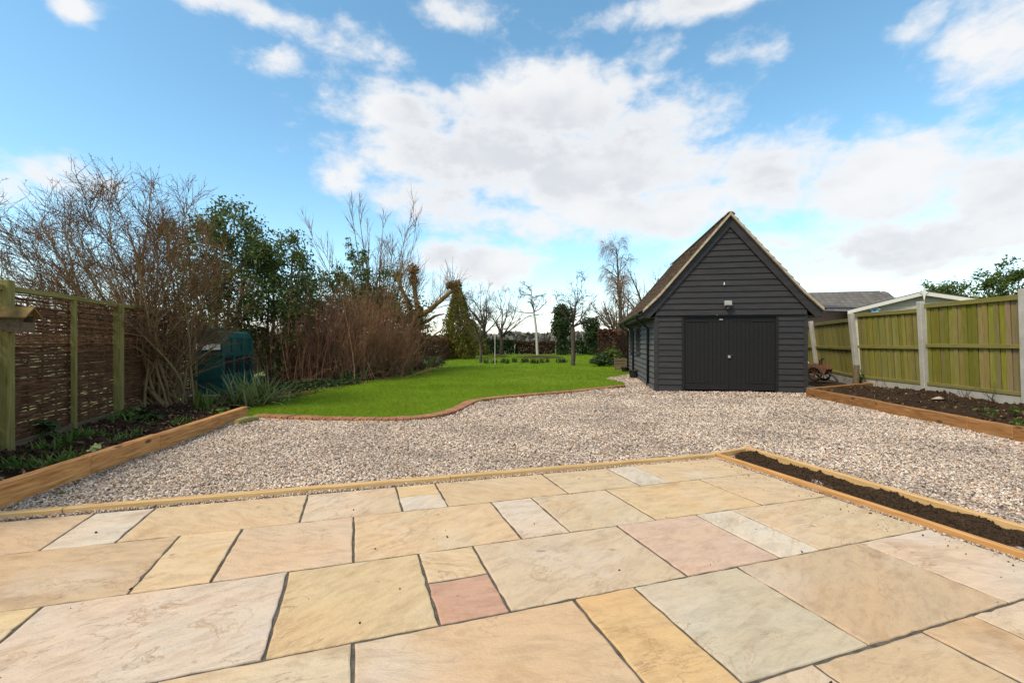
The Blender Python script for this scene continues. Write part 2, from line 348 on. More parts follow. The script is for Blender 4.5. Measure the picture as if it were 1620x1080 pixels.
def pebble_mat():
    m = bpy.data.materials.new('pebble'); m.use_nodes = True; nt = m.node_tree; N = nt.nodes.new; L = nt.links.new
    bs = nt.nodes['Principled BSDF']; bs.inputs['Roughness'].default_value = .75; bs.inputs['Specular IOR Level'].default_value = .3
    g = N('ShaderNodeNewGeometry'); r = N('ShaderNodeValToRGB'); L(g.outputs['Random Per Island'], r.inputs[0]); gravel_ramp(r)
    tc = N('ShaderNodeTexCoord'); no = N('ShaderNodeTexNoise'); no.inputs['Scale'].default_value = .9; no.inputs['Detail'].default_value = 5; L(tc.outputs['Object'], no.inputs['Vector'])
    mr = N('ShaderNodeMapRange'); L(no.outputs['Fac'], mr.inputs[0]); mr.inputs[1].default_value = .35; mr.inputs[2].default_value = .62; mr.inputs[3].default_value = .74; mr.inputs[4].default_value = 1.06
    mx = N('ShaderNodeMix'); mx.data_type = 'RGBA'; mx.blend_type = 'MULTIPLY'; mx.inputs[0].default_value = 1; L(r.outputs[0], mx.inputs[6]); L(mr.outputs[0], mx.inputs[7]); L(mx.outputs[2], bs.inputs['Base Color']); MATS['pebble'] = m
pebble_mat()
def slab_mat():
    """riven sandstone: the slab's own colour, flowing bands, rusty veins, speckle, stains, riven relief"""
    m = bpy.data.materials.new('sandstone'); m.use_nodes = True; nt = m.node_tree; N = nt.nodes.new; L = nt.links.new
    bs = nt.nodes['Principled BSDF']; bs.inputs['Roughness'].default_value = .72; bs.inputs['Specular IOR Level'].default_value = .28
    tc = N('ShaderNodeTexCoord'); oi = N('ShaderNodeObjectInfo')
    vr = N('ShaderNodeVectorRotate'); vr.rotation_type = 'Z_AXIS'; L(tc.outputs['Object'], vr.inputs[0])
    an = N('ShaderNodeMath'); an.operation = 'MULTIPLY_ADD'; L(oi.outputs['Random'], an.inputs[0]); an.inputs[1].default_value = 1.5; an.inputs[2].default_value = -.75; L(an.outputs[0], vr.inputs['Angle'])
    sc = N('ShaderNodeVectorMath'); sc.operation = 'SCALE'; sc.inputs[0].default_value = (41, 67, 29); L(oi.outputs['Random'], sc.inputs['Scale'])
    ad = N('ShaderNodeVectorMath'); ad.operation = 'ADD'; L(vr.outputs[0], ad.inputs[0]); L(sc.outputs[0], ad.inputs[1])
    def noise(s, d, st, ro=.6, di=0.0):
        mp = N('ShaderNodeMapping'); mp.inputs[3].default_value = st; L(ad.outputs[0], mp.inputs[0])
        n = N('ShaderNodeTexNoise'); n.inputs['Scale'].default_value = s; n.inputs['Detail'].default_value = d; n.inputs['Roughness'].default_value = ro; n.inputs['Distortion'].default_value = di; L(mp.outputs[0], n.inputs['Vector']); return n.outputs['Fac']
    def mr(x, a, b, lo, hi):
        n = N('ShaderNodeMapRange'); L(x, n.inputs[0])
        for i, v in enumerate((a, b, lo, hi)): n.inputs[i+1].default_value = v
        return n.outputs[0]
    def mix(a, b, f, mode='MIX'):
        n = N('ShaderNodeMix'); n.data_type = 'RGBA'; n.blend_type = mode
        for i, v in ((0, f), (6, a), (7, b)):
            if isinstance(v, (float, tuple)): n.inputs[i].default_value = v
            else: L(v, n.inputs[i])
        return n.outputs[2]
    band = noise(1.3, 6, (1, 3.4, 1), .58, .7); fine = noise(6, 10, (1, 2.8, 1), .72, .5); broad = noise(1.3, 3, (1, 1, 1))
    col = mix(oi.outputs['Color'], (.54, .37, .21, 1), mr(band, .50, .74, 0, .42))
    col = mix(col, (.60, .52, .44, 1), mr(broad, .50, .72, 0, .40))
    col = mix(col, (1.20, 1.18, 1.14, 1), mr(fine, .45, .75, 0.0, .9), 'MULTIPLY')
    col = mix(col, (.78, .73, .68, 1), mr(fine, .50, .30, 0, .7), 'MULTIPLY')
    vein = N('ShaderNodeMath'); vein.operation = 'ABSOLUTE'; sb = N('ShaderNodeMath'); sb.operation = 'SUBTRACT'; L(noise(2.2, 7, (1, 2.2, 1), .62, 1.0), sb.inputs[0]); sb.inputs[1].default_value = .5; L(sb.outputs[0], vein.inputs[0])
    vm = N('ShaderNodeMath'); vm.operation = 'MULTIPLY'; L(mr(vein.outputs[0], .0, .014, .8, 0), vm.inputs[0]); L(mr(noise(1.1, 2, (1, 1, 1)), .46, .62, 0, 1), vm.inputs[1])
    col = mix(col, (.34, .20, .10, 1), vm.outputs[0])
    col = mix(col, (.22, .13, .07, 1), mr(noise(9, 3, (1, 1, 1), .5), .70, .76, 0, .6))
    grain = noise(150, 3, (1, 1.5, 1), .7); col = mix(col, (.72, .69, .66, 1), mr(grain, .56, .72, 0, .6), 'MULTIPLY')
    ct = N('ShaderNodeMath'); ct.operation = 'PINGPONG'; cm = N('ShaderNodeMath'); cm.operation = 'MULTIPLY'; L(noise(1.5, 8, (1, 2.2, 1), .6, .4), cm.inputs[0]); cm.inputs[1].default_value = 5.0; L(cm.outputs[0], ct.inputs[0]); ct.inputs[1].default_value = .5
    cmask = N('ShaderNodeMath'); cmask.operation = 'MULTIPLY'; L(mr(ct.outputs[0], .0, .035, .75, 0), cmask.inputs[0]); L(mr(noise(3.2, 3, (1, 1, 1)), .50, .60, 0, 1), cmask.inputs[1])
    col = mix(col, (.30, .20, .12, 1), cmask.outputs[0])
    st_ = noise(3.4, 6, (1, 1.3, 1), .6); col = mix(col, (.70, .62, .54, 1), mr(st_, .56, .74, 0, .65), 'MULTIPLY')
    pat = noise(.9, 2, (1, 1.6, 1), .5, .5); col = mix(col, (1.07, .95, .85, 1), mr(pat, .48, .68, 0, .6), 'MULTIPLY')
    L(col, bs.inputs['Base Color'])
    b1 = N('ShaderNodeBump'); b1.inputs['Strength'].default_value = .75; b1.inputs['Distance'].default_value = .022; L(noise(2.2, 10, (1, 1.8, 1), .62, .5), b1.inputs['Height'])
    b2 = N('ShaderNodeBump'); b2.inputs['Strength'].default_value = .6; b2.inputs['Distance'].default_value = .006; L(noise(60, 6, (1, 2, 1), .7), b2.inputs['Height']); L(b1.outputs[0], b2.inputs['Normal']); L(b2.outputs[0], bs.inputs['Normal'])
    MATS['sandstone'] = m
slab_mat()
G = MATS

# ------------------------------------------------------------------ the ground
rng = np.random.default_rng(7); random.seed(7)
def sheet(name, pts, z, m, kind='structure'):
    o = MB().poly([(p[0], p[1], z) for p in pts], [tuple(range(len(pts)))]).build(name, m); o['kind'] = kind
    if o.data.polygons[0].normal.z < 0: o.data.flip_normals()
    return o
sheet('ground', [(-900,-60),(900,-60),(900,1500),(-900,1500)], -.10, G['field'])
edge_px = [(400,661),(450,663.5),(520,666),(600,667),(660,664.5),(700,659),(727,651),(742,643),(758,636),(790,631.5),(850,626),(920,620),(990,612)]
edge = [P(*q) for q in edge_px]
barn_l = P(1037, 618); barn_x = (P(1275, 622)-barn_l).normalized(); barn_y = Vector((-barn_x.y, barn_x.x, 0))
BW = (P(1275, 622)-barn_l).length; BD = 7.3
lawn_poly = [(-4.75,6.75)] + [(p.x, p.y) for p in edge] + [(3.35,13.7),(3.1,15.2),(4.9,17.8),(5.6,21),(6.2,26),(9.5,34),(14,44),(-14,44),(-7.5,38),(-4.4,31),(-4.2,26),(-4.0,19.5),(-4.2,16.5),(-4.7,13.5),(-5.2,10.5),(-5.0,8.6)]
lawn = sheet('lawn', lawn_poly, .012, G['lawn'])
def gpx(L): return [tuple(P(*q)[:2]) for q in L]
sl_a, sl_b = P(0, 806), P(392, 660)
rs_a, rs_b = P(1275, 627), P(1620, 700)
rs_dir = (rs_b-rs_a).normalized(); rs_far = rs_b+rs_dir*4.0
sl_dir = (sl_b-sl_a).normalized(); sl_near = sl_a-sl_dir*3.0
gravel_poly = [(sl_near.x, sl_near.y), (sl_a.x, sl_a.y), (sl_b.x, sl_b.y)] + [(p.x, p.y) for p in edge] + [(3.4,13.8),(3.1,15.3),(4.9,18.2),(8.5,18.2),(8.3,10.5),(rs_a.x+.05, rs_a.y),(rs_far.x, rs_far.y),(rs_far.x,-2.0),(sl_near.x,-2.0)]
sheet('gravel', gravel_poly, -.014, G['gravel'])

def octa(C, S, yaw, tilt, rng, half=False):
    """angular pebbles: jittered octahedra at C with sizes S (n,3)"""
    n = len(C); base = np.array([(1,0,0),(-1,0,0),(0,1,0),(0,-1,0),(0,0,1),(0,0,-1)], float)
    V = base[None]*S[:, None, :]*(1+rng.uniform(-.3, .3, (n, 6, 1))) + rng.normal(0, .16, (n, 6, 3))*S[:, None, :]
    ct, st = np.cos(tilt)[:, None], np.sin(tilt)[:, None]; y, z = V[..., 1]*ct-V[..., 2]*st, V[..., 1]*st+V[..., 2]*ct; V = np.stack([V[..., 0], y, z], -1)
    cy, sy = np.cos(yaw)[:, None], np.sin(yaw)[:, None]; x, y = V[..., 0]*cy-V[..., 1]*sy, V[..., 0]*sy+V[..., 1]*cy; V = np.stack([x, y, V[..., 2]], -1)+C[:, None, :]
    T = np.array([(0,2,4),(2,1,4),(1,3,4),(3,0,4),(2,0,5),(1,2,5),(3,1,5),(0,3,5)])
    if half: return V[:, :5].reshape(-1, 3), (T[:4][None]+5*np.arange(n)[:, None, None]).reshape(-1, 3)
    return V.reshape(-1, 3), (T[None]+6*np.arange(n)[:, None, None]).reshape(-1, 3)
# patio frame: d2 along the rows, d1 away from the house
pa = math.atan((561-810)/F); d1 = Vector((math.sin(pa), math.cos(pa), 0)); d2 = Vector((math.cos(pa), -math.sin(pa), 0))
def ST(p): return (p.dot(d2), p.dot(d1))
def W(s, t, z=0): return d2*s+d1*t+Vector((0, 0, z))
KS = H/1.4
pl_in_a, pl_in_b = P(1129, 721), P(1620, 882)      # patio-side face of the planter
pl_out_a, pl_out_b = P(1183, 713), P(1620, 842)    # gravel-side face of the planter
ed_a, ed_b = P(0, 820), P(1140, 722.5)
ed_dir = (ed_b-ed_a).normalized(); ed_far = ed_a-ed_dir*2.5
pl_dir = (pl_out_b-pl_out_a).normalized(); pl_in_far = pl_in_b+pl_dir*2.2; pl_out_far = pl_out_b+pl_dir*2.2
patio_poly = [ed_far, ed_b, pl_in_far, Vector((4.0,-2.2,0)), Vector((-5.5,-2.2,0))]
patio = sheet('patio', patio_poly, -.0055, G['mortar']); patio['label'] = 'pale sandstone patio with dark mortar joints'

def scatter(x0, x1, y0, y1, n, poly, holes=()):
    x = rng.uniform(x0, x1, n); y = rng.uniform(y0, y1, n); k = inpoly(x, y, poly)
    for h in holes: k &= ~inpoly(x, y, h)
    return x[k], y[k]
planter_poly = [pl_in_a, pl_out_a, pl_out_far, pl_in_far]
barn_poly = [barn_l, barn_l+barn_x*BW, barn_l+barn_x*BW+barn_y*BD, barn_l+barn_y*BD]
def pebbles():
    Vs, Ts, b = [], [], 0
    for (y0, y1, den, s) in ((2.2, 5.2, 3700, .0098), (5.2, 7.5, 2500, .0112), (7.5, 10, 1500, .0135), (10, 18, 600, .017)):
        hw = 1.2*y1+.8; n = int(den*(y1-y0)*2*hw*.999)
        x, y = scatter(-hw, hw, y0, y1, n, gravel_poly, (patio_poly, planter_poly, barn_poly)); k = np.abs(x) < 1.22*y+.6; x, y = x[k], y[k]
        n = len(x); dip = vnoise(x*1.3, y*1.3, 3)*.022+vnoise(x*4, y*4, 5)*.010
        S = rng.uniform(.65, 1.45, (n, 1))*s*rng.uniform(.7, 1.25, (n, 3)); S[:, 2] *= .75
        C = np.stack([x, y, -.012+dip+rng.uniform(0, .008, n)], 1)
        V, T = octa(C, S, rng.uniform(0, 6.28, n), rng.normal(0, .35, n), rng, True); Vs.append(V); Ts.append(T+b); b += len(V)
    # fine grit in the gap between slabs and timber
    for (a, e, off) in ((ed_far, ed_b, -1), (pl_in_a, pl_in_far, 1)):
        L = (e-a).length; dr = (e-a).normalized(); nr = Vector((dr.y, -dr.x, 0)); n = int(L*420); t = rng.uniform(0, L, n); w = np.abs(rng.normal(0, .028, n))+.004
        C = np.array([a+dr*float(q)+nr*float(k) for q, k in zip(t, w)]); C[:, 2] = -.004+rng.uniform(0, .005, n)
        V, T = octa(C, rng.uniform(.004, .0095, (n, 3)), rng.uniform(0, 6.28, n), rng.normal(0, .5, n), rng); Vs.append(V); Ts.append(T+b); b += len(V)
    o = np_obj('gravel_stones', np.concatenate(Vs), [np.concatenate(Ts)], G['pebble'])
    tag(o, 'loose buff and grey gravel stones covering the drive', 'gravel', kind='stuff')
pebbles()

# ------------------------------------------------------------------ paving slabs
def z6(x, y): return (x*820/1620, 700+y*820/1620)
def z7(x, y): return (800+x*820/1620, 700+y*820/1620)
def line_st(a, b):
    (s0, t0), (s1, t1) = ST(P(*a)), ST(P(*b)); k = (t1-t0)/(s1-s0); return lambda s: t0+k*(s-s0)
LE = line_st((0, 824.5), (1124, 725.5)); LA = line_st(z6(0, 350), z7(770, 96)); LB = line_st(z6(0, 528), z7(990, 168)); LC = line_st(z6(470, 748), z7(1300, 272)); LD = line_st(z7(760, 748), z7(1600, 493))
LF = lambda s: LD(s)-.70; LG = lambda s: LF(s)-.70; LH = lambda s: LG(s)-.7; LI = lambda s: LH(s)-.7
def js(*pts): return float(np.mean([ST(P(*p))[0] for p in pts]))
SB = lambda t: ST(pl_in_a)[0]+(ST(pl_in_b)[0]-ST(pl_in_a)[0])*(ST(pl_in_a)[1]-t)/(ST(pl_in_a)[1]-ST(pl_in_b)[1])-.055
slab_rng = random.Random(11)
def slab(s0, s1, ta, tb, rgb):
    """ta/tb functions of s for far/near edges; s1 may be a function of t (the patio's border)"""
    g = .0068; n = 7; rgb = tuple(.54*a+.46*b for a, b in zip(rgb, (212, 188, 164)))
    f1 = s1 if callable(s1) else (lambda t: s1)
    def edge_pts(a, b, k):
        r = []
        for i in range(k):
            f = i/k; j = slab_rng.gauss(0, .0022) if i else slab_rng.gauss(0, .0015)
            d = (b-a).normalized(); r.append(a+(b-a)*f+Vector((-d.y, d.x, 0))*j)
        return r
    near_s1 = f1(tb(s0)); far_s1 = f1(ta(s0))
    c4 = [W(s0+g, tb(s0)+g), W(near_s1-g, tb(near_s1)+g), W(far_s1-g, ta(far_s1)-g), W(s0+g, ta(s0)-g)]
    ring = []
    for i in range(4):
        a, b = c4[i], c4[(i+1) % 4]; ring += edge_pts(a, b, max(3, int((b-a).length/.055)))
    cen = sum(c4, Vector())/4; zt = slab_rng.uniform(-.0015, .0025); n = len(ring); tilt = (slab_rng.uniform(-.003, .003), slab_rng.uniform(-.003, .003))
    M = Matrix.Translation(cen) @ Matrix.Rotation(math.atan2(d2.y, d2.x), 4, 'Z'); Mi = M.inverted()
    loc = [Mi @ p for p in ring]; ins = .008
    def lvl(shr, z): return [Vector((p.x*(1-shr/max(.12, p.length)), p.y*(1-shr/max(.12, p.length)), z+p.x*tilt[0]+p.y*tilt[1])) for p in loc]
    v = lvl(0, -.03)+lvl(0, zt-.006)+lvl(ins*.35, zt-.0015)+lvl(ins*1.3, zt)
    f = []
    for k in range(3):
        for i in range(n): f.append((k*n+i, k*n+(i+1) % n, (k+1)*n+(i+1) % n, (k+1)*n+i))
    f.append(tuple(range(3*n, 4*n)))
    q = lin(*rgb); o = MB().poly(v, f).build('paving_slab', G['sandstone'], patio, M, tuple(x*.86 for x in q[:3])+(1,)); return o
tan, beige, cream, pale, yellow = (200,162,112), (203,174,134), (218,192,150), (212,200,178), (214,178,118)
# row 0: along the timber edging
J = [js(z6(290,222), z6(130,335)), js(z6(480,210), z6(362,308)), js(z6(960,165), z6(938,248)), js(z6(1240,137), z6(1255,213)), js(z6(1360,128), z6(1400,195)), js(z7(115,97), z7(190,155)), js(z7(310,75), z7(408,130)), js(z7(400,68), z7(500,120))]
cols = [tan, pale, (208,174,122), beige, None, (200,164,112), (201,174,130), (196,190,172)]
slab(J[0]-.66*1.5, J[0], LE, LA, (196,160,118)); slab(J[0]-1.0-.66, J[0]-.99, LE, LA, cream)
slab(J[0], J[1], LE, LA, pale); slab(J[1], J[2], LE, LA, (206,172,122)); slab(J[2], J[3], LE, LA, beige)
mid = lambda s: (LE(s)+LA(s))/2+.015
slab(J[3], J[4], LE, mid, yellow); slab(J[3], J[4], mid, LA, pale)
slab(J[4], J[5], LE, LA, (200,164,112)); slab(J[5], J[6], LE, LA, (202,176,130)); slab(J[6], J[7], LE, LA, (198,192,174)); slab(J[7], SB, LE, LA, (206,172,120))
# row 1
J = [js(z6(555,293), z6(405,472)), js(z6(755,272), z6(658,436)), js(z6(1105,235), z6(1105,372)), js(z6(1540,187), z7(45,298)), js(z7(85,170), z7(195,280)), js(z7(320,150), z7(465,238)), js(z7(615,118), z7(800,192))]
slab(J[0]-1.05, J[0], LA, LB, (192,156,110)); slab(J[0]-1.75, J[0]-1.05, LA, LB, cream)
for i, k in enumerate([(220,186,132), (206,174,136), (212,178,128), (210,194,172), (196,172,130), (210,174,116)]): slab(J[i], J[i+1], LA, LB, k)
slab(J[6], SB, LA, LB, (206,174,126))
# row 2
J = [js(z6(120,520), z6(0,625)), js(z6(900,405), z6(825,680)), js(z6(1310,355), z6(1375,570)), js(z6(1485,330), z6(1590,522)), js(z7(360,265), z7(560,412)), js(z7(600,228), z7(850,355)), js(z7(720,215), z7(975,330))]
slab(J[0]-.36, J[0], LB, LC, (222,190,126)); slab(J[0]-1.05, J[0]-.36, LB, LC, tan); slab(J[0], J[1], LB, LC, (212,190,166)); slab(J[1], J[2], LB, LC, (206,174,116))
mid2 = lambda s: (LB(s)+LC(s))/2+.01
slab(J[2], J[3], LB, mid2, (214,172,108)); slab(J[2], J[3], mid2, LC, (184,124,96))
for i, k in zip((3, 4, 5), [(198,170,132), (202,162,136), (216,206,184)]): slab(J[i], J[i+1], LB, LC, k)
slab(J[6], SB, LB, LC, (202,174,128))
# row 3
J = [js(z6(1105,630), z6(1100,750)), js(z7(220,495), z7(430,748)), js(z7(410,460), z7(740,748)), js(z7(730,395), z7(1130,625)), js(z7(1120,318), z7(1560,493))]
slab(J[0]-.68, J[0], LC, LD, (212,190,150)); slab(J[0]-1.7, J[0]-.68, LC, LD, beige)
for i, k in zip(range(4), [(202,166,120), (214,166,92), (186,174,142), (182,150,108)]): slab(J[i], J[i+1], LC, LD, k)
slab(J[4], SB, LC, LD, (206,182,154))
# row 4 and the rows behind the camera
J = [js(z7(970,695), z7(1045,750)), js(z7(1310,590), z7(1600,745)), js(z7(1460,540), z7(1620,610))]
slab(J[0]-.9, J[0], LD, LF, beige); slab(J[0], J[1], LD, LF, (196,160,112)); slab(J[1], J[2], LD, LF, (200,156,104)); slab(J[2], SB, LD, LF, (204,176,138))
for r0, r1, sh in ((LD, LF, None), (LF, LG, .2), (LG, LH, .5), (LH, LI, .0)):
    s = J[0]-.9 if sh is None else SB(r0(3.0)); first = True
    while s > -3.2:
        w = slab_rng.choice((.34, .67, .67, 1.0)); k = slab_rng.choice((tan, beige, cream, pale, yellow))
        if sh is None or not first: slab(s-w, s, r0, r1, k)
        else: slab(s-w, SB, r0, r1, k)
        s -= w; first = False

# ------------------------------------------------------------------ timber edging and planter
def edging_piece(a, b, label):
    o = beam('timber_edging', a, b, .065, .055, G['edging'], bevel=.005, color=(slab_rng.uniform(.9, 1.08),)*3+(1,)); tag(o, label, 'timber edging', 'timber edging between patio and gravel'); return o
def on_edge(u):
    """point of the edging line at picture column u"""
    k = (u-810)/F; A, D = ed_a, ed_dir; t = (k*A.y-A.x)/(D.x-k*D.y); return A+D*t
en = Vector((-ed_dir.y, ed_dir.x, 0))
e0, e1, e2, e3 = ed_a-ed_dir*2.4, on_edge(98), on_edge(713), on_edge(1128)
lift = Vector((0, 0, .006))
edging_piece(e0+en*.03+lift, e1-ed_dir*.002+en*.03+lift, 'short pale timber edging strip beside the end of the left sleepers')
edging_piece(e1+ed_dir*.002+en*.034+lift, e2-ed_dir*.002+en*.030+lift, 'long pale timber edging strip along the patio, middle length')
edging_piece(e2+ed_dir*.002+en*.03+lift, e3+en*.03+lift, 'pale timber edging strip of the patio reaching the soil planter')
pl = empty('planter_frame', tuple(pl_out_a)); tag(pl, 'narrow sunken timber planter frame beside the patio filled with dark soil', 'planter')
pn = Vector((pl_dir.y, -pl_dir.x, 0)); 
if pn.dot(d2) < 0: pn = -pn
oc = (1, .96, .92, 1)
beam('rail', pl_out_a-pn*.03+Vector((0,0,.0)), pl_out_far-pn*.03+Vector((0,0,.0)), .052, .11, G['edging'], pl, bevel=.006, color=oc)
beam('rail', pl_in_a+pn*.022+Vector((0,0,-.012)), pl_in_far+pn*.022+Vector((0,0,-.012)), .042, .10, G['edging'], pl, bevel=.006, color=(.9,.72,.58,1))
ea, eb = e3+en*.03+ed_dir*.012, pl_out_a-pn*.058
beam('end_rail', ea+Vector((0,0,-.005)), eb+Vector((0,0,-.005)), .055, .09, G['edging'], pl, bevel=.006, color=oc)

def soil(name, quad, z, amp, m, clods, label=None, step=.045, csize=.02, bright=1):
    """uneven soil between four corners, with clods"""
    a, b, cc, d = [Vector(q) for q in quad]; nu = max(3, int((b-a).length/step)); nv = max(3, int((d-a).length/step))
    u, v = np.meshgrid(np.linspace(0, 1, nu+1), np.linspace(0, 1, nv+1), indexing='ij')
    A, B, C_, D = [np.array(q[:2]) for q in (a, b, cc, d)]
    XY = (A*(1-u[..., None])+B*u[..., None])*(1-v[..., None])+(D*(1-u[..., None])+C_*u[..., None])*v[..., None]
    x, y = XY[..., 0], XY[..., 1]
    zz = z+amp*((vnoise(x*3, y*3, 1)-.5)*1.2+(vnoise(x*9, y*9, 2)-.5)*.8+(vnoise(x*25, y*25, 4)-.5)*.5)
    V = np.stack([x, y, zz], -1).reshape(-1, 3); ii = np.arange((nu+1)*(nv+1)).reshape(nu+1, nv+1)
    Qd = np.stack([ii[:-1, :-1], ii[1:, :-1], ii[1:, 1:], ii[:-1, 1:]], -1).reshape(-1, 4)
    o = np_obj(name, V, [Qd], G[m]); o['kind'] = 'structure'
    if o.data.polygons[0].normal.z < 0: o.data.flip_normals()
    n = clods; pu, pv = rng.uniform(.01, .99, n), rng.uniform(.02, .98, n)
    XY = (A*(1-pu[:, None])+B*pu[:, None])*(1-pv[:, None])+(D*(1-pu[:, None])+C_*pu[:, None])*pv[:, None]; x, y = XY.T
    hz = z+amp*((vnoise(x*3, y*3, 1)-.5)*1.2+(vnoise(x*9, y*9, 2)-.5)*.8+(vnoise(x*25, y*25, 4)-.5)*.5)
    S = np.abs(rng.normal(0, 1, (n, 1)))*csize*.5+csize*.3; S = S*rng.uniform(.7, 1.3, (n, 3))
    V, T = octa(np.stack([x, y, hz], 1), S, rng.uniform(0, 6.28, n), rng.normal(0, .5, n), rng)
    q = np_obj('soil_clods', V, [T], G[m]); tag(q, label, 'soil', kind='stuff'); return o
up = Vector((0, 0, 1))
soil('planter_soil', (pl_in_a+pn*.05+pl_dir*.03, pl_in_far+pn*.05, pl_out_far-pn*.055, pl_out_a-pn*.055+pl_dir*.05), .002, .05, 'soil', 8500, 'dark crumbly soil clods in the sunken planter beside the patio', .03, .012)

# ------------------------------------------------------------------ sleepers and raised beds
def sleeper(a, b, label, group, th=.10, h=.205, side=1, color=1.0, z=0.0):
    """a, b: foot of the visible face; th goes away from the gravel"""
    d = (b-a).normalized(); n = Vector((-d.y, d.x, 0))*side; o = beam('sleeper', a+n*th/2+up*(h/2-.02+z), b+n*th/2+up*(h/2-.02+z), th, h, G['sleeper'], bevel=.007, color=(color, color*.98, color*.95, 1))
    tag(o, label, 'sleeper', group)
def on_line(a, d, u):
    k = (u-810)/F; t = (k*a.y-a.x)/(d.x-k*d.y); return a+d*t
gl = 'sleepers holding the bed beside the woven fence'
s1, s2 = on_line(sl_a, sl_dir, 145), on_line(sl_a, sl_dir, 254)
sleeper(sl_near, s1-sl_dir*.002, 'knotty orange timber sleeper of the woven fence bed, end nearest the patio', gl, color=1.6)
sleeper(s1+sl_dir*.002, s2-sl_dir*.002, 'middle orange timber sleeper of the bed beside the woven fence', gl, color=1.5, z=.003)
sleeper(s2+sl_dir*.003, sl_b, 'timber sleeper of the woven fence bed ending at the lawn', gl, color=1.35, z=-.006)
gr = 'sleepers holding the bed beside the panel fence'
rr = [rs_a, on_line(rs_a, rs_dir, 1387), on_line(rs_a, rs_dir, 1531), on_line(rs_a, rs_dir, 1602), rs_far]
names = ['dark knotted timber sleeper of the panel fence bed, beside the black garage', 'brown timber sleeper of the panel fence bed, second from the garage', 'brown timber sleeper of the panel fence bed, third from the garage', 'brown timber sleeper of the panel fence bed, fourth from the garage']
for i in range(4): sleeper(rr[i]+rs_dir*.002, rr[i+1]-rs_dir*.002, names[i], gr, color=(.62, .72, .76, .74)[i], z=(.012, 0, -.004, .004)[i], h=.20)
ret_a = rs_a+rs_dir*.002; rn = Vector((-rs_dir.y, rs_dir.x, 0)); ret_b = ret_a+Vector((2.6, 1.35, 0))
sleeper(ret_a+rn*.105+up*.004, ret_b, 'timber sleeper closing the panel fence bed behind, running from garage corner to fence', gr, color=.72, h=.205)

# woven fence line runs beside the left bed, parallel to the patio
FX = lambda y: -5.24-.346*(y-4.73)
def FL(y, z=0): return Vector((FX(y), y, z))
soil('left_bed_soil', (sl_near+Vector((-.1,0,0)), sl_b+Vector((-.1,-.02,0)), FL(8.6)+Vector((.0,0,0)), FL(.2)+Vector((-.3,0,0))), .11, .09, 'bed_soil', 5000, 'dark brown soil crumbs in the bed under the woven fence', .07, .026)
soil('border_soil', (Vector((-4.9,7.45,0)), Vector((-3.7,26,0)), Vector((-11.5,26,0)), FL(8.2)+Vector((-.2,0,0))), .02, .06, 'bed_soil', 3000, 'dark leaf mould under the brown shrubs along the lawn', .16, .03)
rf = lambda y: Vector((10.12-.02*(y-11), y, 0))     # foot of the panel fence
fence_r = [P(1620, 643, .10), P(1466.5, 621, .10), P(1361, 608, .10), Q(1296, 595, 15.9)]
soil('right_bed_soil', (rs_a+rn*.1+up*0, rs_far+rn*.1, Vector((12.5, 4.5, 0)), ret_b+Vector((.6,.1,0))), .125, .09, 'soil', 5200, 'dark soil clods in the bed below the mossy panel fence', .07, .03)

sheet('side_strip', [(7.0,10.4),(7.6,10.3),(12.6,11.5),(12.6,19),(7.4,19)], .0, G['soil'])
sheet('field_strip', [(10.2,3),(13,3),(13,19),(10.6,19)], -.02, G['soil'])

# ------------------------------------------------------------------ brick edging of the lawn
be = empty('brick_edging', tuple(edge[0])); tag(be, 'curved row of red brick edging between lawn and gravel', 'brick edging')
def resample(pts, step):
    pts = [Vector(p) for p in pts]; dense = []
    for i in range(len(pts)-1):          # Catmull-Rom
        p0, p1, p2, p3 = pts[max(i-1, 0)], pts[i], pts[i+1], pts[min(i+2, len(pts)-1)]
        for k in range(24):
            t = k/24; dense.append(.5*((2*p1)+(p2-p0)*t+(2*p0-5*p1+4*p2-p3)*t*t+(3*p1-p0-3*p2+p3)*t**3))
    dense.append(pts[-1]); out = [dense[0]]; acc = 0
    for i in range(1, len(dense)):
        seg = (dense[i]-dense[i-1]).length; d = seg
        while acc+d >= step:
            f = (step-acc)/d; q = out[-1] if False else dense[i-1].lerp(dense[i], ((seg-d)+(step-acc))/seg); out.append(q); d -= (step-acc); acc = 0
        acc += d
    return out
bp = resample(edge, .112)
for i in range(len(bp)-1):
    a, b = bp[i], bp[i+1]; d = (b-a).normalized(); n = Vector((-d.y, d.x, 0)); m = (a+b)/2+n*.10
    sh = slab_rng.uniform(.78, 1.12); me = chamfer_mesh('brick', .215, .102, .09, .006, G['brick'])
    M = frame(m+up*(.003+slab_rng.uniform(-.004, .004)), n+d*slab_rng.uniform(-.03, .03))
    link('brick', me, None, be, M, (sh, sh*slab_rng.uniform(.9, 1.05), sh*slab_rng.uniform(.85, 1.05), 1))

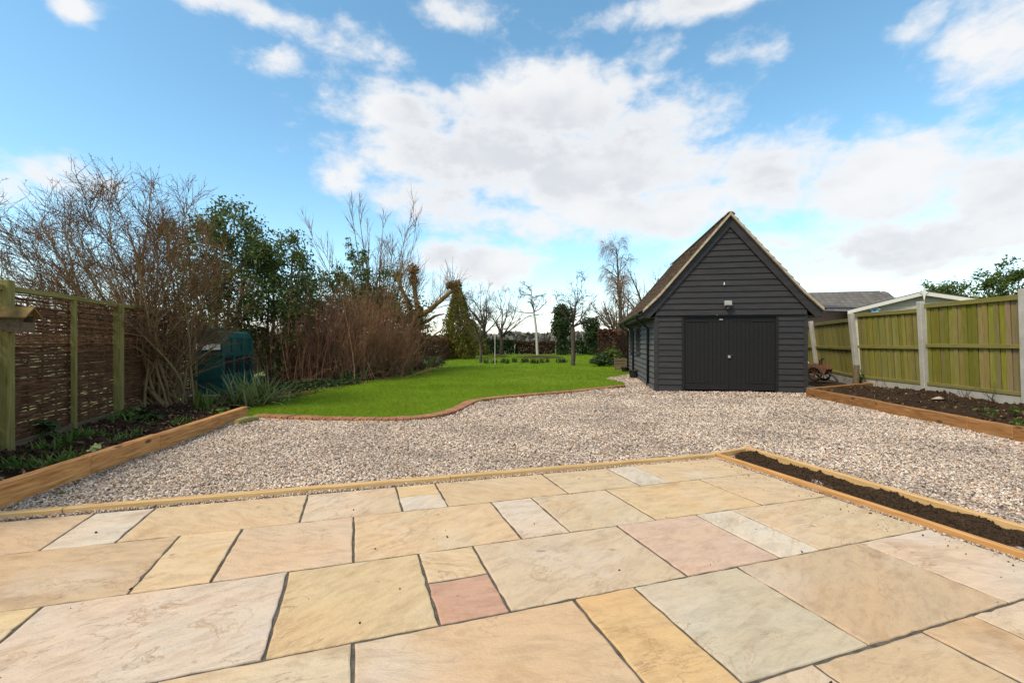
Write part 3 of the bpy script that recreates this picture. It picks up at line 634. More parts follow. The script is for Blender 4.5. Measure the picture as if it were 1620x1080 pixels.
# ------------------------------------------------------------------ lawn grass
def grass():
    Vs, Ts, b = [], [], 0
    lp = lawn_poly
    for (y0, y1, den, h, w) in ((6.6, 9.5, 3600, .036, .0042), (9.5, 13, 2000, .04, .006), (13, 20, 700, .045, .010), (20, 32, 230, .05, .018), (32, 44, 90, .06, .03)):
        x0, x1 = max(-.56*y1, -12), min(.34*y1, 12); n = int(den*(y1-y0)*(x1-x0)); x, y = scatter(x0, x1, y0, y1, n, lp)
        n = len(x); hh = h*rng.uniform(.45, 1.5, n)*(.45+.75*vnoise(x*1.5, y*1.5, 8)+.45*vnoise(x*6, y*6, 12)); yaw = rng.uniform(0, 6.28, n); lean = rng.normal(0, .5, (n, 2))*hh[:, None]
        B = np.stack([x, y, np.full(n, .008)], 1); dx = np.stack([np.cos(yaw), np.sin(yaw), 0*yaw], 1)*w*.5
        tip = B+np.stack([lean[:, 0], lean[:, 1], hh], 1); V = np.stack([B-dx, B+dx, tip], 1).reshape(-1, 3)
        Vs.append(V); Ts.append(np.arange(3*n).reshape(n, 3)+b); b += 3*n
    # longer tufts along the bricks
    for i in range(len(bp)-1):
        a, e = bp[i], bp[i+1]; d = (e-a).normalized(); nn = Vector((-d.y, d.x, 0)); n = 26
        t = rng.uniform(0, 1, n); o_ = .215+np.abs(rng.normal(0, .03, n)); B = np.array(a)[None]+np.array(e-a)[None]*t[:, None]+np.array(nn)[None]*o_[:, None]; B[:, 2] = .01
        hh = rng.uniform(.03, .075, n); yaw = rng.uniform(0, 6.28, n); dx = np.stack([np.cos(yaw), np.sin(yaw), 0*yaw], 1)*.003; tip = B+np.stack([rng.normal(0, .4, n)*hh-nn.x*.02, rng.normal(0, .4, n)*hh-nn.y*.02, hh], 1)
        Vs.append(np.stack([B-dx, B+dx, tip], 1).reshape(-1, 3)); Ts.append(np.arange(3*n).reshape(n, 3)+b); b += 3*n
    tag(np_obj('grass', np.concatenate(Vs), [np.concatenate(Ts)], G['grass_blade']), 'short bright green mown grass of the lawn', 'grass', kind='stuff')
grass()

# ------------------------------------------------------------------ the black garage
barn = empty('garage', tuple(barn_l), math.atan2(barn_x.y, barn_x.x)); tag(barn, 'black weatherboarded garage with steep tiled gable roof and double doors', 'garage')
BM = world_of(barn)
def bpart(mb, name, m, parent=None, **k):
    return mb.build(name, m, parent or barn, BM.copy(), **k)
PITCH = 1.174; APEX = 4.40; CX = BW/2; EAVE_HALF = CX+.33; GZ = 1.915
D0, D1 = .667, 2.84
def weatherboard(x0a, x0b, x1a, x1b, z, h, y, parent=None, name='weatherboard', out=.034):
    """feather-edged board facing -y: bottom edge stands proud; ends may slope (a bottom, b top)"""
    p = [(x0a, y-out, z), (x1a, y-out, z), (x1b, y-.006, z+h+.02), (x0b, y-.006, z+h+.02), (x0a, y+.004, z), (x1a, y+.004, z), (x1b, y+.004, z+h+.02), (x0b, y+.004, z+h+.02)]
    return bpart(MB().poly(p, [(0,1,2,3),(7,6,5,4),(0,4,5,1),(1,5,6,2),(2,6,7,3),(3,7,4,0)]), name, G['black_paint'], parent)
# walls behind the boards
w = MB(); w.box(.02, D0-.03, .012, .12, 0, GZ); w.box(D1+.03, BW-.02, .012, .12, 0, GZ)
w.prism([(.0, GZ), (BW, GZ), (BW, 2.2), (CX, APEX-.17), (0, 2.2)], -.012, .12)
w.box(.012, .12, .121, BD, 0, 2.25); w.box(BW-.12, BW-.012, .121, BD, 0, 2.25)
w.prism([(.0, 0), (BW, 0), (BW, 2.2), (CX, APEX-.17), (0, 2.2)], BD, BD+.12)
bpart(w, 'wall', G['black_paint'])
ph = .1455
for i in range(13):
    z = .02+i*ph; h = min(ph, GZ-z-.012)
    weatherboard(.065, .065, D0-.035, D0-.035, z, h-.012 if i == 12 else h, 0)
    weatherboard(D1+.035, D1+.035, BW-.065, BW-.065, z, h-.012 if i == 12 else h, 0)
z = GZ-.012
while z < APEX-.40:
    x = lambda q: min(max(CX-(APEX-.12-q)/PITCH, -.0), CX)
    h = ph; a, b = x(z), x(z+h+.02); weatherboard(a, b, BW-a, BW-b, z, h, -.030); z += ph
# corner boards, door frame
for x0, x1 in ((-.03, .065), (BW-.065, BW+.03)): bpart(MB().box(x0, x1, -.034, .075, 0, GZ-.016), 'corner_post', G['black_paint'])
bpart(MB().box(D0-.035, D0+.028, -.028, .10, 0, GZ-.014), 'door_frame', G['door_paint']); bpart(MB().box(D1-.028, D1+.035, -.028, .10, 0, GZ-.014), 'door_frame', G['door_paint'])
bpart(MB().box(D0+.028, D1-.028, -.022, .10, GZ-.06, GZ-.014), 'door_head', G['door_paint'])
# side wall boards, facing -x (left) with window openings covered by the frames
WIN = [(3.1, 4.2), (5.5, 6.3)]; WZ0, WZ1 = .86, 1.74
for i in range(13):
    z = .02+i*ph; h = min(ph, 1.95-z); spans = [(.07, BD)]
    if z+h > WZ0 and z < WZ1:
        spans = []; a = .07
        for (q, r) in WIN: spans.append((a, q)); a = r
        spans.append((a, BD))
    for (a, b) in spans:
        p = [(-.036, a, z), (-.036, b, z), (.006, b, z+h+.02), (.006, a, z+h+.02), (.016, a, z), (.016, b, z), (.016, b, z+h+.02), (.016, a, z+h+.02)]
        bpart(MB().poly(p, [(0,1,2,3),(7,6,5,4),(0,4,5,1),(1,5,6,2),(2,6,7,3),(3,7,4,0)]), 'weatherboard', G['lit_side_paint'])
for (a, b) in WIN:
    f = MB()
    for (q0, q1, r0, r1) in ((a, b, WZ0, WZ0+.06), (a, b, WZ1-.06, WZ1), (a, a+.06, WZ0+.06, WZ1-.06), (b-.06, b, WZ0+.06, WZ1-.06), ((a+b)/2-.025, (a+b)/2+.025, WZ0+.06, WZ1-.06)): f.box(-.045, .03, q0, q1, r0, r1)
    wo = bpart(f, 'window', G['black_paint']); bpart(MB().box(-.002, .004, a+.06, b-.06, WZ0+.06, WZ1-.06), 'pane', G['glass_dark'], wo); bpart(MB().box(-.075, -.035, a-.04, b+.04, WZ0-.04, WZ0), 'sill', G['black_paint'], wo)
# double doors
DW = (D1-D0)/2-.032
for k in (0, 1):
    x0 = D0+.031 if k == 0 else D0+.031+DW+.006; x1 = x0+DW-.003
    dr = bpart(MB().box(x0, x1, .030, .058, .05, GZ-.065), 'door', G['door_paint']); n = 9; fw = .085
    bpart(MB().box(x0, x1, .010, .030, GZ-.065-.10, GZ-.066), 'rail', G['door_paint'], dr); bpart(MB().box(x0, x1, .010, .030, .051, .20), 'rail', G['door_paint'], dr)
    for (q0, q1) in ((x0, x0+fw), (x1-fw, x1)): bpart(MB().box(q0, q1, .011, .030, .2005, GZ-.1655), 'stile', G['door_paint'], dr)
    pw = (x1-x0-2*fw)/n
    for i in range(n):
        q = x0+fw+i*pw; bpart(MB().box(q+.004, q+pw-.004, .019, .030, .201, GZ-.166), 'plank', G['door_paint'], dr)
    if k == 1:
        bpart(MB().box(x0-.045, x0+.10, -.002, .010, .895, .925), 'hasp', G['dark_metal'], dr)
        bpart(MB().box(x0-.032, x0+.018, -.030, .004, .845, .905), 'padlock', G['metal'], dr)
    else: bpart(MB().box(x1-.22, x1-.14, -.002, .010, GZ-.135, GZ-.105), 'bolt', G['metal'], dr)
    hx0, hx1 = (x0, x0+.55) if k == 0 else (x1-.55, x1)
    for hz in (.235, GZ-.15):
        bpart(MB().box(hx0, hx1, .0, .0105, hz-.022, hz+.022), 'hinge', G['door_paint'], dr)
# barge boards (front) with their plumb-cut feet
for sgn in (-1, 1):
    ox = lambda q: CX+sgn*q
    top = APEX-.035; bw = .30
    foot = EAVE_HALF-.03
    p = [(0, top), (foot, top-foot*PITCH+.02), (foot+.0, top-foot*PITCH-.10), (foot-.13, top-foot*PITCH-.13), (foot-.30, top-(foot-.30)*PITCH-bw), (0, top-bw)]
    bpart(MB().prism([(ox(a), b) for a, b in p], -.095-(.003 if sgn > 0 else 0), -.062), 'barge_board', G['black_paint'])
# roof: deck, tiles, ridge, verge
y0, y1 = -.14, BD+.15
for sgn in (-1, 1):
    ox = lambda q: CX+sgn*q
    prof = [(0, APEX-.03), (EAVE_HALF-.42, APEX-.03-(EAVE_HALF-.42)*PITCH), (EAVE_HALF, APEX-.03-(EAVE_HALF-.42)*PITCH-.42*.98)]
    dk = [(ox(a), b) for a, b in prof]+[(ox(a), b-.045) for a, b in prof[::-1]]
    rf_ = bpart(MB().prism(dk, y0+.06, y1), 'roof', G['dark_roof'])
    # undercloak and mortar along the verge
    vp = [(ox(a), b+.040) for a, b in prof]+[(ox(a), b-.035) for a, b in prof[::-1]]
    bpart(MB().prism(vp, y0-.035, y0+.055), 'verge', G['verge'], rf_)
    V, T = [], []; gauge = .105; Ltot = sum(math.dist(prof[i], prof[i+1]) for i in range(2)); nc = int(Ltot/gauge)+1; tw = .165; ny = int((y1-y0)/tw)
    L1 = math.dist(prof[0], prof[1])
    def along(s):
        if s <= L1: f = s/L1; return (prof[0][0]+(prof[1][0]-prof[0][0])*f, prof[0][1]+(prof[1][1]-prof[0][1])*f)
        f = (s-L1)/(Ltot-L1); return (prof[1][0]+(prof[2][0]-prof[1][0])*f, prof[1][1]+(prof[2][1]-prof[1][1])*f)
    for r in range(nc):
        s_lo = min(Ltot+.04, (r+1)*gauge+.03); s_hi = max(0, s_lo-.18); a, b = along(min(s_lo, Ltot+.04)), along(s_hi)
        dx, dz = a[0]-b[0], a[1]-b[1]; ln = math.hypot(dx, dz); nx, nz = -dz/ln, dx/ln      # outward normal
        for j in range(-1, ny+1):
            off = (tw/2 if r % 2 else 0); ya = max(y0-.03, y0+j*tw+off+.002); yb = min(y1, y0+(j+1)*tw+off-.002)
            if yb-ya < .03: continue
            lf = .026+random.uniform(-.002, .005); th = .014; lh = .006+random.uniform(0, .003); bb = len(V)
            for (px, pz), l in ((a, lf), (b, lh)):
                for yy in (ya, yb):
                    tilt = random.uniform(-.003, .003)
                    V.append((ox(px+nx*(l+tilt)), yy, pz+nz*(l+tilt))); V.append((ox(px+nx*(l+th+tilt)), yy, pz+nz*(l+th+tilt)))
            # order: a-ya lo,hi ; a-yb lo,hi ; b-ya lo,hi ; b-yb lo,hi
            T += [(bb+1,bb+3,bb+7,bb+5),(bb,bb+1,bb+5,bb+4),(bb+2,bb+6,bb+7,bb+3),(bb,bb+2,bb+3,bb+1),(bb,bb+4,bb+6,bb+2)]
    Vw = np.array(V) @ np.array(BM)[:3, :3].T+np.array(BM)[:3, 3]
    q = np_obj('roof_tiles', Vw, [np.array(T)], G['roof_tile'], rf_); q['kind'] = 'stuff'
    # gutter along the eave
    gp = []
    ex, ez = ox(EAVE_HALF+.045), prof[2][1]-.03
    gb = MB(); K = 7
    arc = [(ex+.055*math.cos(math.pi+math.pi*i/K), ez+.055*math.sin(math.pi+math.pi*i/K)) for i in range(K+1)]
    gb.prism(arc+[(ax*.93+ex*.07, az+.004) for ax, az in arc[::-1]], y0+.10, y1); bpart(gb, 'gutter', G['black_plastic'])
    fx = sorted((ox(EAVE_HALF-.03), ox(EAVE_HALF-.01))); bpart(MB().box(fx[0], fx[1], y0+.08, y1-.01, prof[2][1]-.17, prof[2][1]-.05), 'fascia', G['black_paint'])
    sx = sorted((ox(EAVE_HALF-.03), ox(CX+.014))); bpart(MB().box(sx[0], sx[1], -.05, y1-.01, prof[2][1]-.168, prof[2][1]-.150), 'soffit', G['black_paint'])
for j in range(int((y1-y0)/.30)+1):
    ya = y0-.02+j*.30; yb = min(y1+.02, ya+.296); arc = [(CX+.115*math.cos(t), APEX-.085+.115*math.sin(t)) for t in [R(25+130*i/6) for i in range(7)]]
    bpart(MB().prism(arc+[(ax, az-.018) for ax, az in arc[::-1]], ya, yb), 'ridge_tile', G['roof_tile'] if j else G['verge'])
# downpipes on the side wall
for yy in (1.0, 5.0, 7.1):
    ex, ez = CX-EAVE_HALF-.045, APEX-.03-(EAVE_HALF-.42)*PITCH-.42*.98-.08
    bpart(MB().tube([(ex, yy, ez+.02), (ex, yy, ez-.06), (-.06, yy, ez-.32), (-.06, yy, .10), (-.11, yy, .05)], .034, 8), 'downpipe', G['black_plastic'], smooth=True)
# floodlight and the small hook above it
fl = empty('floodlight', tuple(BM @ Vector((CX-.06, -.06, 2.16)))); fl.matrix_basis = BM @ Matrix.Translation((CX-.06, -.06, 2.16)); tag(fl, 'small square floodlight mounted above the black garage doors', 'floodlight')
FM = world_of(fl)
MB().box(-.03, .03, -.03, .0, -.04, .04).build('bracket', G['dark_metal'], fl, FM.copy())
tl = FM @ Matrix.Translation((0, -.09, .02)) @ Matrix.Rotation(R(-18), 4, 'X')
MB().box(-.08, .08, -.03, .05, -.055, .06).build('housing', G['metal'], fl, tl.copy()); MB().box(-.068, .068, -.035, -.0302, -.044, .05).build('lens', G['lamp_glass'], fl, tl.copy())
MB().tube([(.0, -.06, -.05), (.0, -.08, -.12)], [.03, .045], 10).build('sensor', G['dark_metal'], fl, FM.copy())
hk = MB().tube([(0, .0, .0), (0, -.03, 0), (0, -.035, -.02), (0, -.035, -.06)], [.008, .008, .012, .014], 8).build('cable_clip', G['white'], None, BM @ Matrix.Translation((CX-.13, -.054, 2.70))); tag(hk, 'tiny white clip on the gable boards above the floodlight', 'clip')
# black tubs beside the garage wall
def tub(u, v, r, h, label):
    p = P(u, v); t = empty('flower_tub', tuple(p)); tag(t, label, 'tub', 'black tubs along the garage wall')
    M = Matrix.Translation(p); MB().tube([(0,0,0),(0,0,h*.1),(0,0,h)], [r*.72, r*.76, r], 20).build('pot', G['black_plastic'], t, M.copy(), smooth=False)
    rim = MB(); rim.tube([(0,0,h-.03),(0,0,h+.008)], [r*1.07, r*1.07], 20); rim.build('rim', G['black_plastic'], t, M.copy())
    MB().tube([(0,0,h+.0085),(0,0,h+.012)], [r*.93, r*.93], 16).build('soil_fill', G['soil'], t, M.copy())
tub(1004, 598, .20, .26, 'round black plastic tub below the garage side window'); tub(989, 588.5, .17, .2, 'small black plastic tub at the far end of the garage wall')

# ------------------------------------------------------------------ woven fence on the left
wf = empty('woven_fence', (FX(2.42), 2.42, 0)); tag(wf, 'woven brown willow fence with green timber posts behind the raised bed', 'fence')
ys = [2.42+2.24*i for i in range(8)]
fn = Vector((d2.x, d2.y, 0))
mat('post_long', [(.14,.125,.035),(.225,.195,.062),(.29,.245,.095)], 3, 8, .85, .3, 9, wood_st, spec=.15)
for i, y in enumerate(ys):
    a = FL(y, -.05)+fn*.02; beam('post', a, a+up*(1.93 if i == 1 else 1.86), .105, .105, G['post_long'], wf, up=d1, bevel=.006)
def hurdle(ya, yb, dens):
    A, B = FL(ya+.07), FL(yb-.07); A = A-fn*.03; B = B-fn*.03; L = (B-A).length; dr = (B-A).normalized()
    n = max(5, int(L/.235)); xs = [L*(i+.5)/n for i in range(n)]
    PP, RR = [], []; z = .16; K = 2*n+1
    while z < 1.78:
        f = (z-.16)/1.62; gap = .0066 if f < .60 else (.0145 if f < .9 else .020)
        gap /= dens; ph_ = rng.integers(0, 2); s = np.linspace(-.03, L+.03, K); zz = z+np.cumsum(rng.normal(0, .0035, K)); zz = zz-np.linspace(0, zz[-1]-z, K)*.5
        side = np.where((np.arange(K)+0) % 2 == 1, 1, 0)*np.where(((np.arange(K)-1)//2+ph_) % 2 == 0, 1, -1)*.016
        m0, m1 = (0, K) if rng.random() < .6 else sorted(rng.choice(K, 2, replace=False)); m1 = max(m1, m0+3)
        pts = np.array(A)[None]+np.array(dr)[None]*s[:, None]+np.array(fn)[None]*side[:, None]; pts[:, 2] = zz
        if rng.random() > (.0 if f < .62 else .10): PP.append(pts); RR.append(np.linspace(rng.uniform(.0055, .0095), rng.uniform(.004, .0075), K))
        z += gap*rng.uniform(.6, 1.4)
    V, Fq = tubes(np.array(PP), np.array(RR), 4); t = np_obj('woven_panel', V, [Fq], G['willow'], wf); t['kind'] = 'stuff'
    for x in xs:
        q = A+dr*x+Vector((0,0,.12)); o = MB().tube([q, q+dr*rng.normal(0,.01)+up*.85, q+dr*rng.normal(0,.015)+up*1.62], [.013, .012, .010], 6).build('stake', G['willow'], t)
        o.data.transform(world_of(o).inverted())
    zt = 1.80
    beam('top_rail', A+up*zt-dr*.07+fn*.03, B+up*zt+dr*.07+fn*.03, .075, .055, G['post_long'], t, bevel=.005)
    beam('bottom_board', A+up*.14-dr*.0+fn*.052, B+up*.14+dr*.0+fn*.052, .022, .12, G['old_wood'], t, bevel=.003)
    m = (A+B)/2+fn*.062; beam('batten', m+up*.10, m+up*1.77, .05, .05, G['post_long'], t, up=d1, bevel=.004)

# ------------------------------------------------------------------ growing things: vectorised branches, leaves, straps
def norm(a): return a/np.maximum(np.linalg.norm(a, axis=-1, keepdims=True), 1e-9)
def tubes(Pn, Rn, S=4):
    """(N,K,3) polylines with (N,K) radii -> vertices and quads"""
    N_, K, _ = Pn.shape; d = np.empty_like(Pn); d[:, 1:-1] = Pn[:, 2:]-Pn[:, :-2]; d[:, 0] = Pn[:, 1]-Pn[:, 0]; d[:, -1] = Pn[:, -1]-Pn[:, -2]; d = norm(d)
    ref = np.where(np.abs(d[..., 2:3]) < .9, np.array([0., 0, 1]), np.array([1., 0, 0])); a = norm(np.cross(d, ref)); b = np.cross(d, a)
    th = 2*np.pi*np.arange(S)/S
    V = Pn[:, :, None]+(a[:, :, None]*np.cos(th)[None, None, :, None]+b[:, :, None]*np.sin(th)[None, None, :, None])*Rn[:, :, None, None]
    i = np.arange(N_*K*S).reshape(N_, K, S); j = np.roll(i, -1, 2)
    return V.reshape(-1, 3), np.stack([i[:, :-1], j[:, :-1], j[:, 1:], i[:, 1:]], -1).reshape(-1, 4)
def walk(st, dr, ln, K, wig, trop=(0, 0, 0), g=rng):
    p = np.asarray(st, float).copy(); d = norm(np.asarray(dr, float)); out = [p.copy()]; ln = np.asarray(ln, float).reshape(-1, 1); trop = np.asarray(trop, float)
    for _ in range(K-1):
        d = norm(d+g.normal(0, wig, d.shape)+trop); p = p+d*ln/(K-1); out.append(p.copy())
    return np.stack(out, 1)
def spawn(Pn, Rn, n, t0, t1, ang, ln, K, wig, trop=(0, 0, 0), rr=.6, taper=.35, g=rng, fall=.55, rmin=.0015):
    """n children per parent, placed between t0 and t1 of its length"""
    N_, Kp, _ = Pn.shape; t = g.uniform(t0, t1, (N_, n)); x = t*(Kp-1); i = np.minimum(x.astype(int), Kp-2); f = (x-i)[..., None]; r = np.arange(N_)[:, None]
    p = Pn[r, i]*(1-f)+Pn[r, i+1]*f; d = norm(Pn[r, i+1]-Pn[r, i]); rad = (Rn[r, i]*(1-f[..., 0])+Rn[r, i+1]*f[..., 0])*rr
    q = g.normal(0, 1, d.shape); q = norm(q-(q*d).sum(-1, keepdims=True)*d); a = R(ang)*g.uniform(.6, 1.3, t.shape)[..., None]
    cd = d*np.cos(a)+q*np.sin(a); L = ln*g.uniform(.55, 1.25, t.shape)*(1-fall*(t-t0)/max(1e-6, t1-t0))
    C_ = walk(p.reshape(-1, 3), cd.reshape(-1, 3), L.reshape(-1), K, wig, trop, g); rad = np.maximum(rad.reshape(-1), rmin)
    return C_, rad[:, None]*np.linspace(1, taper, K)[None]
def stems(base, n, rad, tilt, az, ln, r0, K, wig, trop=(0, 0, 0), g=rng, taper=.3):
    """n stems around base; tilt=(min,max) degrees from upright, az=(min,max) degrees"""
    b = np.array(base)[None]+np.concatenate([g.normal(0, rad, (n, 2)), np.zeros((n, 1))], 1); ti = np.radians(g.uniform(*tilt, n)); a = np.radians(g.uniform(*az, n))
    d = np.stack([np.sin(ti)*np.cos(a), np.sin(ti)*np.sin(a), np.cos(ti)], 1); L = g.uniform(*ln, n)
    return walk(b, d, L, K, wig, trop, g), (g.uniform(.7, 1.2, n)*r0)[:, None]*np.linspace(1, taper, K)[None]
def wood(name, levels, m, parent, S=(6, 5, 4, 3, 3)):
    Vs, Fs, b = [], [], 0
    for k, (p, r) in enumerate(levels):
        s = S[min(k, len(S)-1)]; V, Fq = tubes(p, r, s); Vs.append(V); Fs.append(Fq+b); b += len(V)
    return np_obj(name, np.concatenate(Vs), [np.concatenate(Fs)], m, parent, smooth=True)
def leaf_quads(C_, size, g=rng, asp=.5, upbias=.3):
    n = len(C_); nrm = norm(g.normal(0, 1, (n, 3))+np.array([0, 0, upbias])); t = norm(np.cross(nrm, g.normal(0, 1, (n, 3)))); b = np.cross(nrm, t); s = (size*g.uniform(.6, 1.35, n))[:, None]
    V = np.stack([C_-t*s, C_+b*s*asp+nrm*s*.15, C_+t*s, C_-b*s*asp+nrm*s*.15], 1); return V.reshape(-1, 3), np.arange(4*n).reshape(n, 4)
def leaves(name, C_, size, m, parent, asp=.5, upbias=.3):
    V, Fq = leaf_quads(np.asarray(C_), size, asp=asp, upbias=upbias); return np_obj(name, V, [Fq], G[m], parent)
def along_pts(Pn, n, spread, g=rng, t0=.2):
    N_, K, _ = Pn.shape; t = g.uniform(t0, 1, (N_, n))*(K-1); i = np.minimum(t.astype(int), K-2); f = (t-i)[..., None]; r = np.arange(N_)[:, None]
    return (Pn[r, i]*(1-f)+Pn[r, i+1]*f).reshape(-1, 3)+g.normal(0, spread, (N_*n, 3))
def straps(base, n, ln, width, spread, droop, g=rng, rad=.05, tilt=(5, 45)):
    """strap leaves: flat tapered blades that arch over"""
    K = 5; Pn, _ = stems(base, n, rad, tilt, (0, 360), (ln*.6, ln*1.15), 1, K, .06, (0, 0, -droop), g)
    d = norm(np.diff(Pn, axis=1)); d = np.concatenate([d, d[:, -1:]], 1); sd_ = norm(np.cross(d, np.array([0., 0, 1])+g.normal(0, .15, (n, 1, 3)))); wd = width*np.array([.7, 1, .9, .6, .06])[None, :, None]*g.uniform(.7, 1.2, (n, 1, 1))
    V = np.stack([Pn-sd_*wd, Pn+sd_*wd], 2); i = np.arange(n*K*2).reshape(n, K, 2); return V.reshape(-1, 3), np.stack([i[:, :-1, 0], i[:, :-1, 1], i[:, 1:, 1], i[:, 1:, 0]], -1).reshape(-1, 4)
def strap_plant(name, p, n, ln, width, droop, m, label, cat, group=None, rad=.06, tilt=(5, 45)):
    V, Fq = straps(tuple(p), n, ln, width, 0, droop, rad=rad, tilt=tilt); o = np_obj(name, V, [Fq], G[m], None, origin=tuple(p)); tag(o, label, cat, group); return o

for i in range(len(ys)-1):
    hurdle(ys[i], ys[i+1], 1.2 if i < 3 else .75)

# birdhouse hung on the post
bh = empty('birdhouse', (0, 0, 0)); pb = FL(4.66)+fn*.08; bm_ = frame(Vector((pb.x, pb.y, 1.36)), d1*-1, up); bh.matrix_basis = bm_ @ Matrix.Translation((.08, 0, 0)); tag(bh, 'weathered wooden open-fronted birdhouse with pitched roof on the woven fence post', 'birdhouse')
# local x: towards the house, local y: towards the garden is -y or +y
gs = 1 if (bm_.to_3x3() @ Vector((0, 1, 0))).dot(fn) > 0 else -1
HM = world_of(bh)
def hb(mb, name, m): return mb.build(name, m, bh, HM.copy())
gy = lambda a, b: sorted((gs*a, gs*b))
hb(MB().box(-.10, .10, *gy(-.01, .01), 0, .17), 'back', G['old_wood']); hb(MB().box(-.10, .10, *gy(.01, .17), -.015, .0), 'floor', G['old_wood'])
hb(MB().box(.085, .10, *gy(.01, .17), .0005, .16), 'side', G['old_wood']); hb(MB().box(-.10, -.085, *gy(.01, .17), .0005, .16), 'side', G['old_wood'])
hb(MB().box(-.0845, .0845, *gy(.155, .17), .0005, .085), 'front', G['old_wood']); hb(MB().prism([(-.0845, .15), (.0845, .15), (0, .23)], *gy(.155, .17)), 'gable', G['old_wood'])
for s in (-1, 1):
    hb(MB().prism([(0, .245), (s*.14, .135), (s*.135, .122), (0, .228)], *gy(-.03, .215)), 'roof', G['moss_wood'])

# ------------------------------------------------------------------ oil tank
tk = empty('oil_tank', (-6.6, 10.35, 0), R(8.7)); tag(tk, 'dark green ribbed plastic oil tank beside the bare shrub', 'oil tank'); TM = world_of(tk)
TL, TW, TH = 1.65, .62, 1.50
def tp(mb, name, m, parent=None): return mb.build(name, G[m], parent or tk, TM.copy())
# body: side is the plane x = 0, long axis +y, end towards the house at y = 0
body = MB(); prof = [(-TW, .05), (-.0, .05), (0, TH-.16), (-.05, TH-.05), (-.14, TH), (-TW+.14, TH), (-TW+.05, TH-.05), (-TW, TH-.16)]
bo = body.prism(prof, 0, TL); bo = tp(body, 'body', 'tank')
for (z0, z1) in ((.38, .46), (.92, 1.0)): tp(MB().box(-TW-.02, .035, -.03, TL+.02, z0, z1), 'band', 'tank', bo)
for i in range(4):
    a = .03+i*(TL-.06)/3-.05; tp(MB().box(.0, .03, max(a, -.02), min(a+.10, TL+.015), .06, .379), 'rib', 'tank', bo); tp(MB().box(.0, .03, max(a, -.02), min(a+.10, TL+.015), .4605, .9195), 'rib', 'tank', bo); tp(MB().box(.0, .024, max(a-.05, -.02), min(a+.15, TL+.015), 1.0005, 1.33), 'rib', 'tank', bo)
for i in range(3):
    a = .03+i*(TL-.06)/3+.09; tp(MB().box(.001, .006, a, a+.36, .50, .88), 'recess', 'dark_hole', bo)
tp(MB().tube([(-TW/2, .5, TH-.02), (-TW/2, .5, TH+.06), (-TW/2, .5, TH+.07)], [.2, .2, .12], 16), 'filler_cap', 'tank'); tp(MB().box(-TW+.1, -.02, -.036, -.0305, 1.06, 1.20), 'label_plate', 'white'); tp(MB().box(-TW-.05, .05, -.05, TL+.05, 0, .0495), 'base_slab', 'concrete')

# ------------------------------------------------------------------ panel fence on the right
lean = R(4.0)
pf = empty('panel_fence', tuple(fence_r[0])); tag(pf, 'mossy green closeboard fence with concrete posts and gravel boards beside the garage', 'fence')
def panel(pa_, pb_, n, hgt, tints, leanv):
    dr = (pb_-pa_).normalized(); L = (pb_-pa_).length; nn = Vector((dr.y, -dr.x, 0))
    if nn.x > 0: nn = -nn                       # towards the garden
    upv = (up+nn*leanv).normalized(); gbh = .24
    t = beam('panel', pa_+dr*.06+upv*(gbh+hgt/2)-nn*.034, pb_-dr*.06+upv*(gbh+hgt/2)-nn*.034, .014, hgt-.03, G['old_wood'], pf, up=upv, bevel=.002)
    gb_a = pa_+dr*.05+upv*gbh/2; gb_b = pb_-dr*.05+upv*gbh/2; beam('gravel_board', gb_a, gb_b, .045, gbh, G['concrete'], pf, up=upv, bevel=.004)
    x0 = .055; bwid = (L-.11)/n
    for i in range(n):
        q = pa_+dr*(x0+bwid*(i+.5))-nn*(.008+.011*(i % 2))+upv*0; a = q+upv*(gbh+.02)-nn*random.uniform(0, .004); b = q+upv*(gbh+hgt-random.uniform(0, .006))
        tt = tints(i/n); j = random.uniform(.72, 1.18); beam('board', a, b, bwid-.018, .016, G['board_green'], t, up=(nn+dr*.07).normalized(), bevel=.002, color=(tt[0]*j*random.uniform(.93, 1.07), tt[1]*j, tt[2]*j*random.uniform(.85, 1.2), 1))
    for z, hh, nme in ((gbh+.05, .07, 'rail'), (gbh+hgt*.5, .075, 'rail'), (gbh+hgt-.03, .07, 'rail')):
        beam(nme, pa_+dr*.05+upv*z+nn*.018, pb_-dr*.05+upv*z+nn*.018, .036, hh, G['board_green'], t, up=upv, bevel=.004, color=(.98, .93, .85, 1))
    beam('capping', pa_+dr*.05+upv*(gbh+hgt+.015)+nn*.0, pb_-dr*.05+upv*(gbh+hgt+.015)+nn*.0, .075, .024, G['board_green'], t, up=upv, bevel=.004, color=(1.0, .98, .8, 1)); return t
green_ = lambda f: (1.25-.1*f, 1.35-.15*f, .7+.2*f)
near_t = lambda f: random.choice(((.98,1.0,.55),(.92,.96,.5),(.98,.9,.78),(.88,.9,.55))) if f < .55 else (random.choice(((.96,1.08,.48),(.98,1.02,.6),(1.0,.88,.9))) if f < .82 else (.95, .82, 1.3))
f0, f1, f2, f3 = fence_r[0]+Vector((.1, 0, 0)), fence_r[1], fence_r[2], fence_r[3]
f0.z = f1.z = f2.z = f3.z = .02
fext = f3+(f3-f2).normalized()*1.9; fnear = f0+(f0-f1).normalized()*1.95
panel(f1, f0, 19, 1.80, near_t, .035)
panel(f2, f1, 19, 1.71, lambda f: random.choice(((.92,.92,.7),(.95,.86,.8),(.86,.88,.6))), .07)
panel(f3, f2, 19, 1.60, lambda f: random.choice(((1.0,.98,.7),(1.05,.95,.8))), .09)
panel(fext, f3, 18, 1.6, lambda f: (.9, .9, .7), .10)
panel(f0, fnear, 19, 1.80, lambda f: (1.1, 1.0, 1.1), .03)
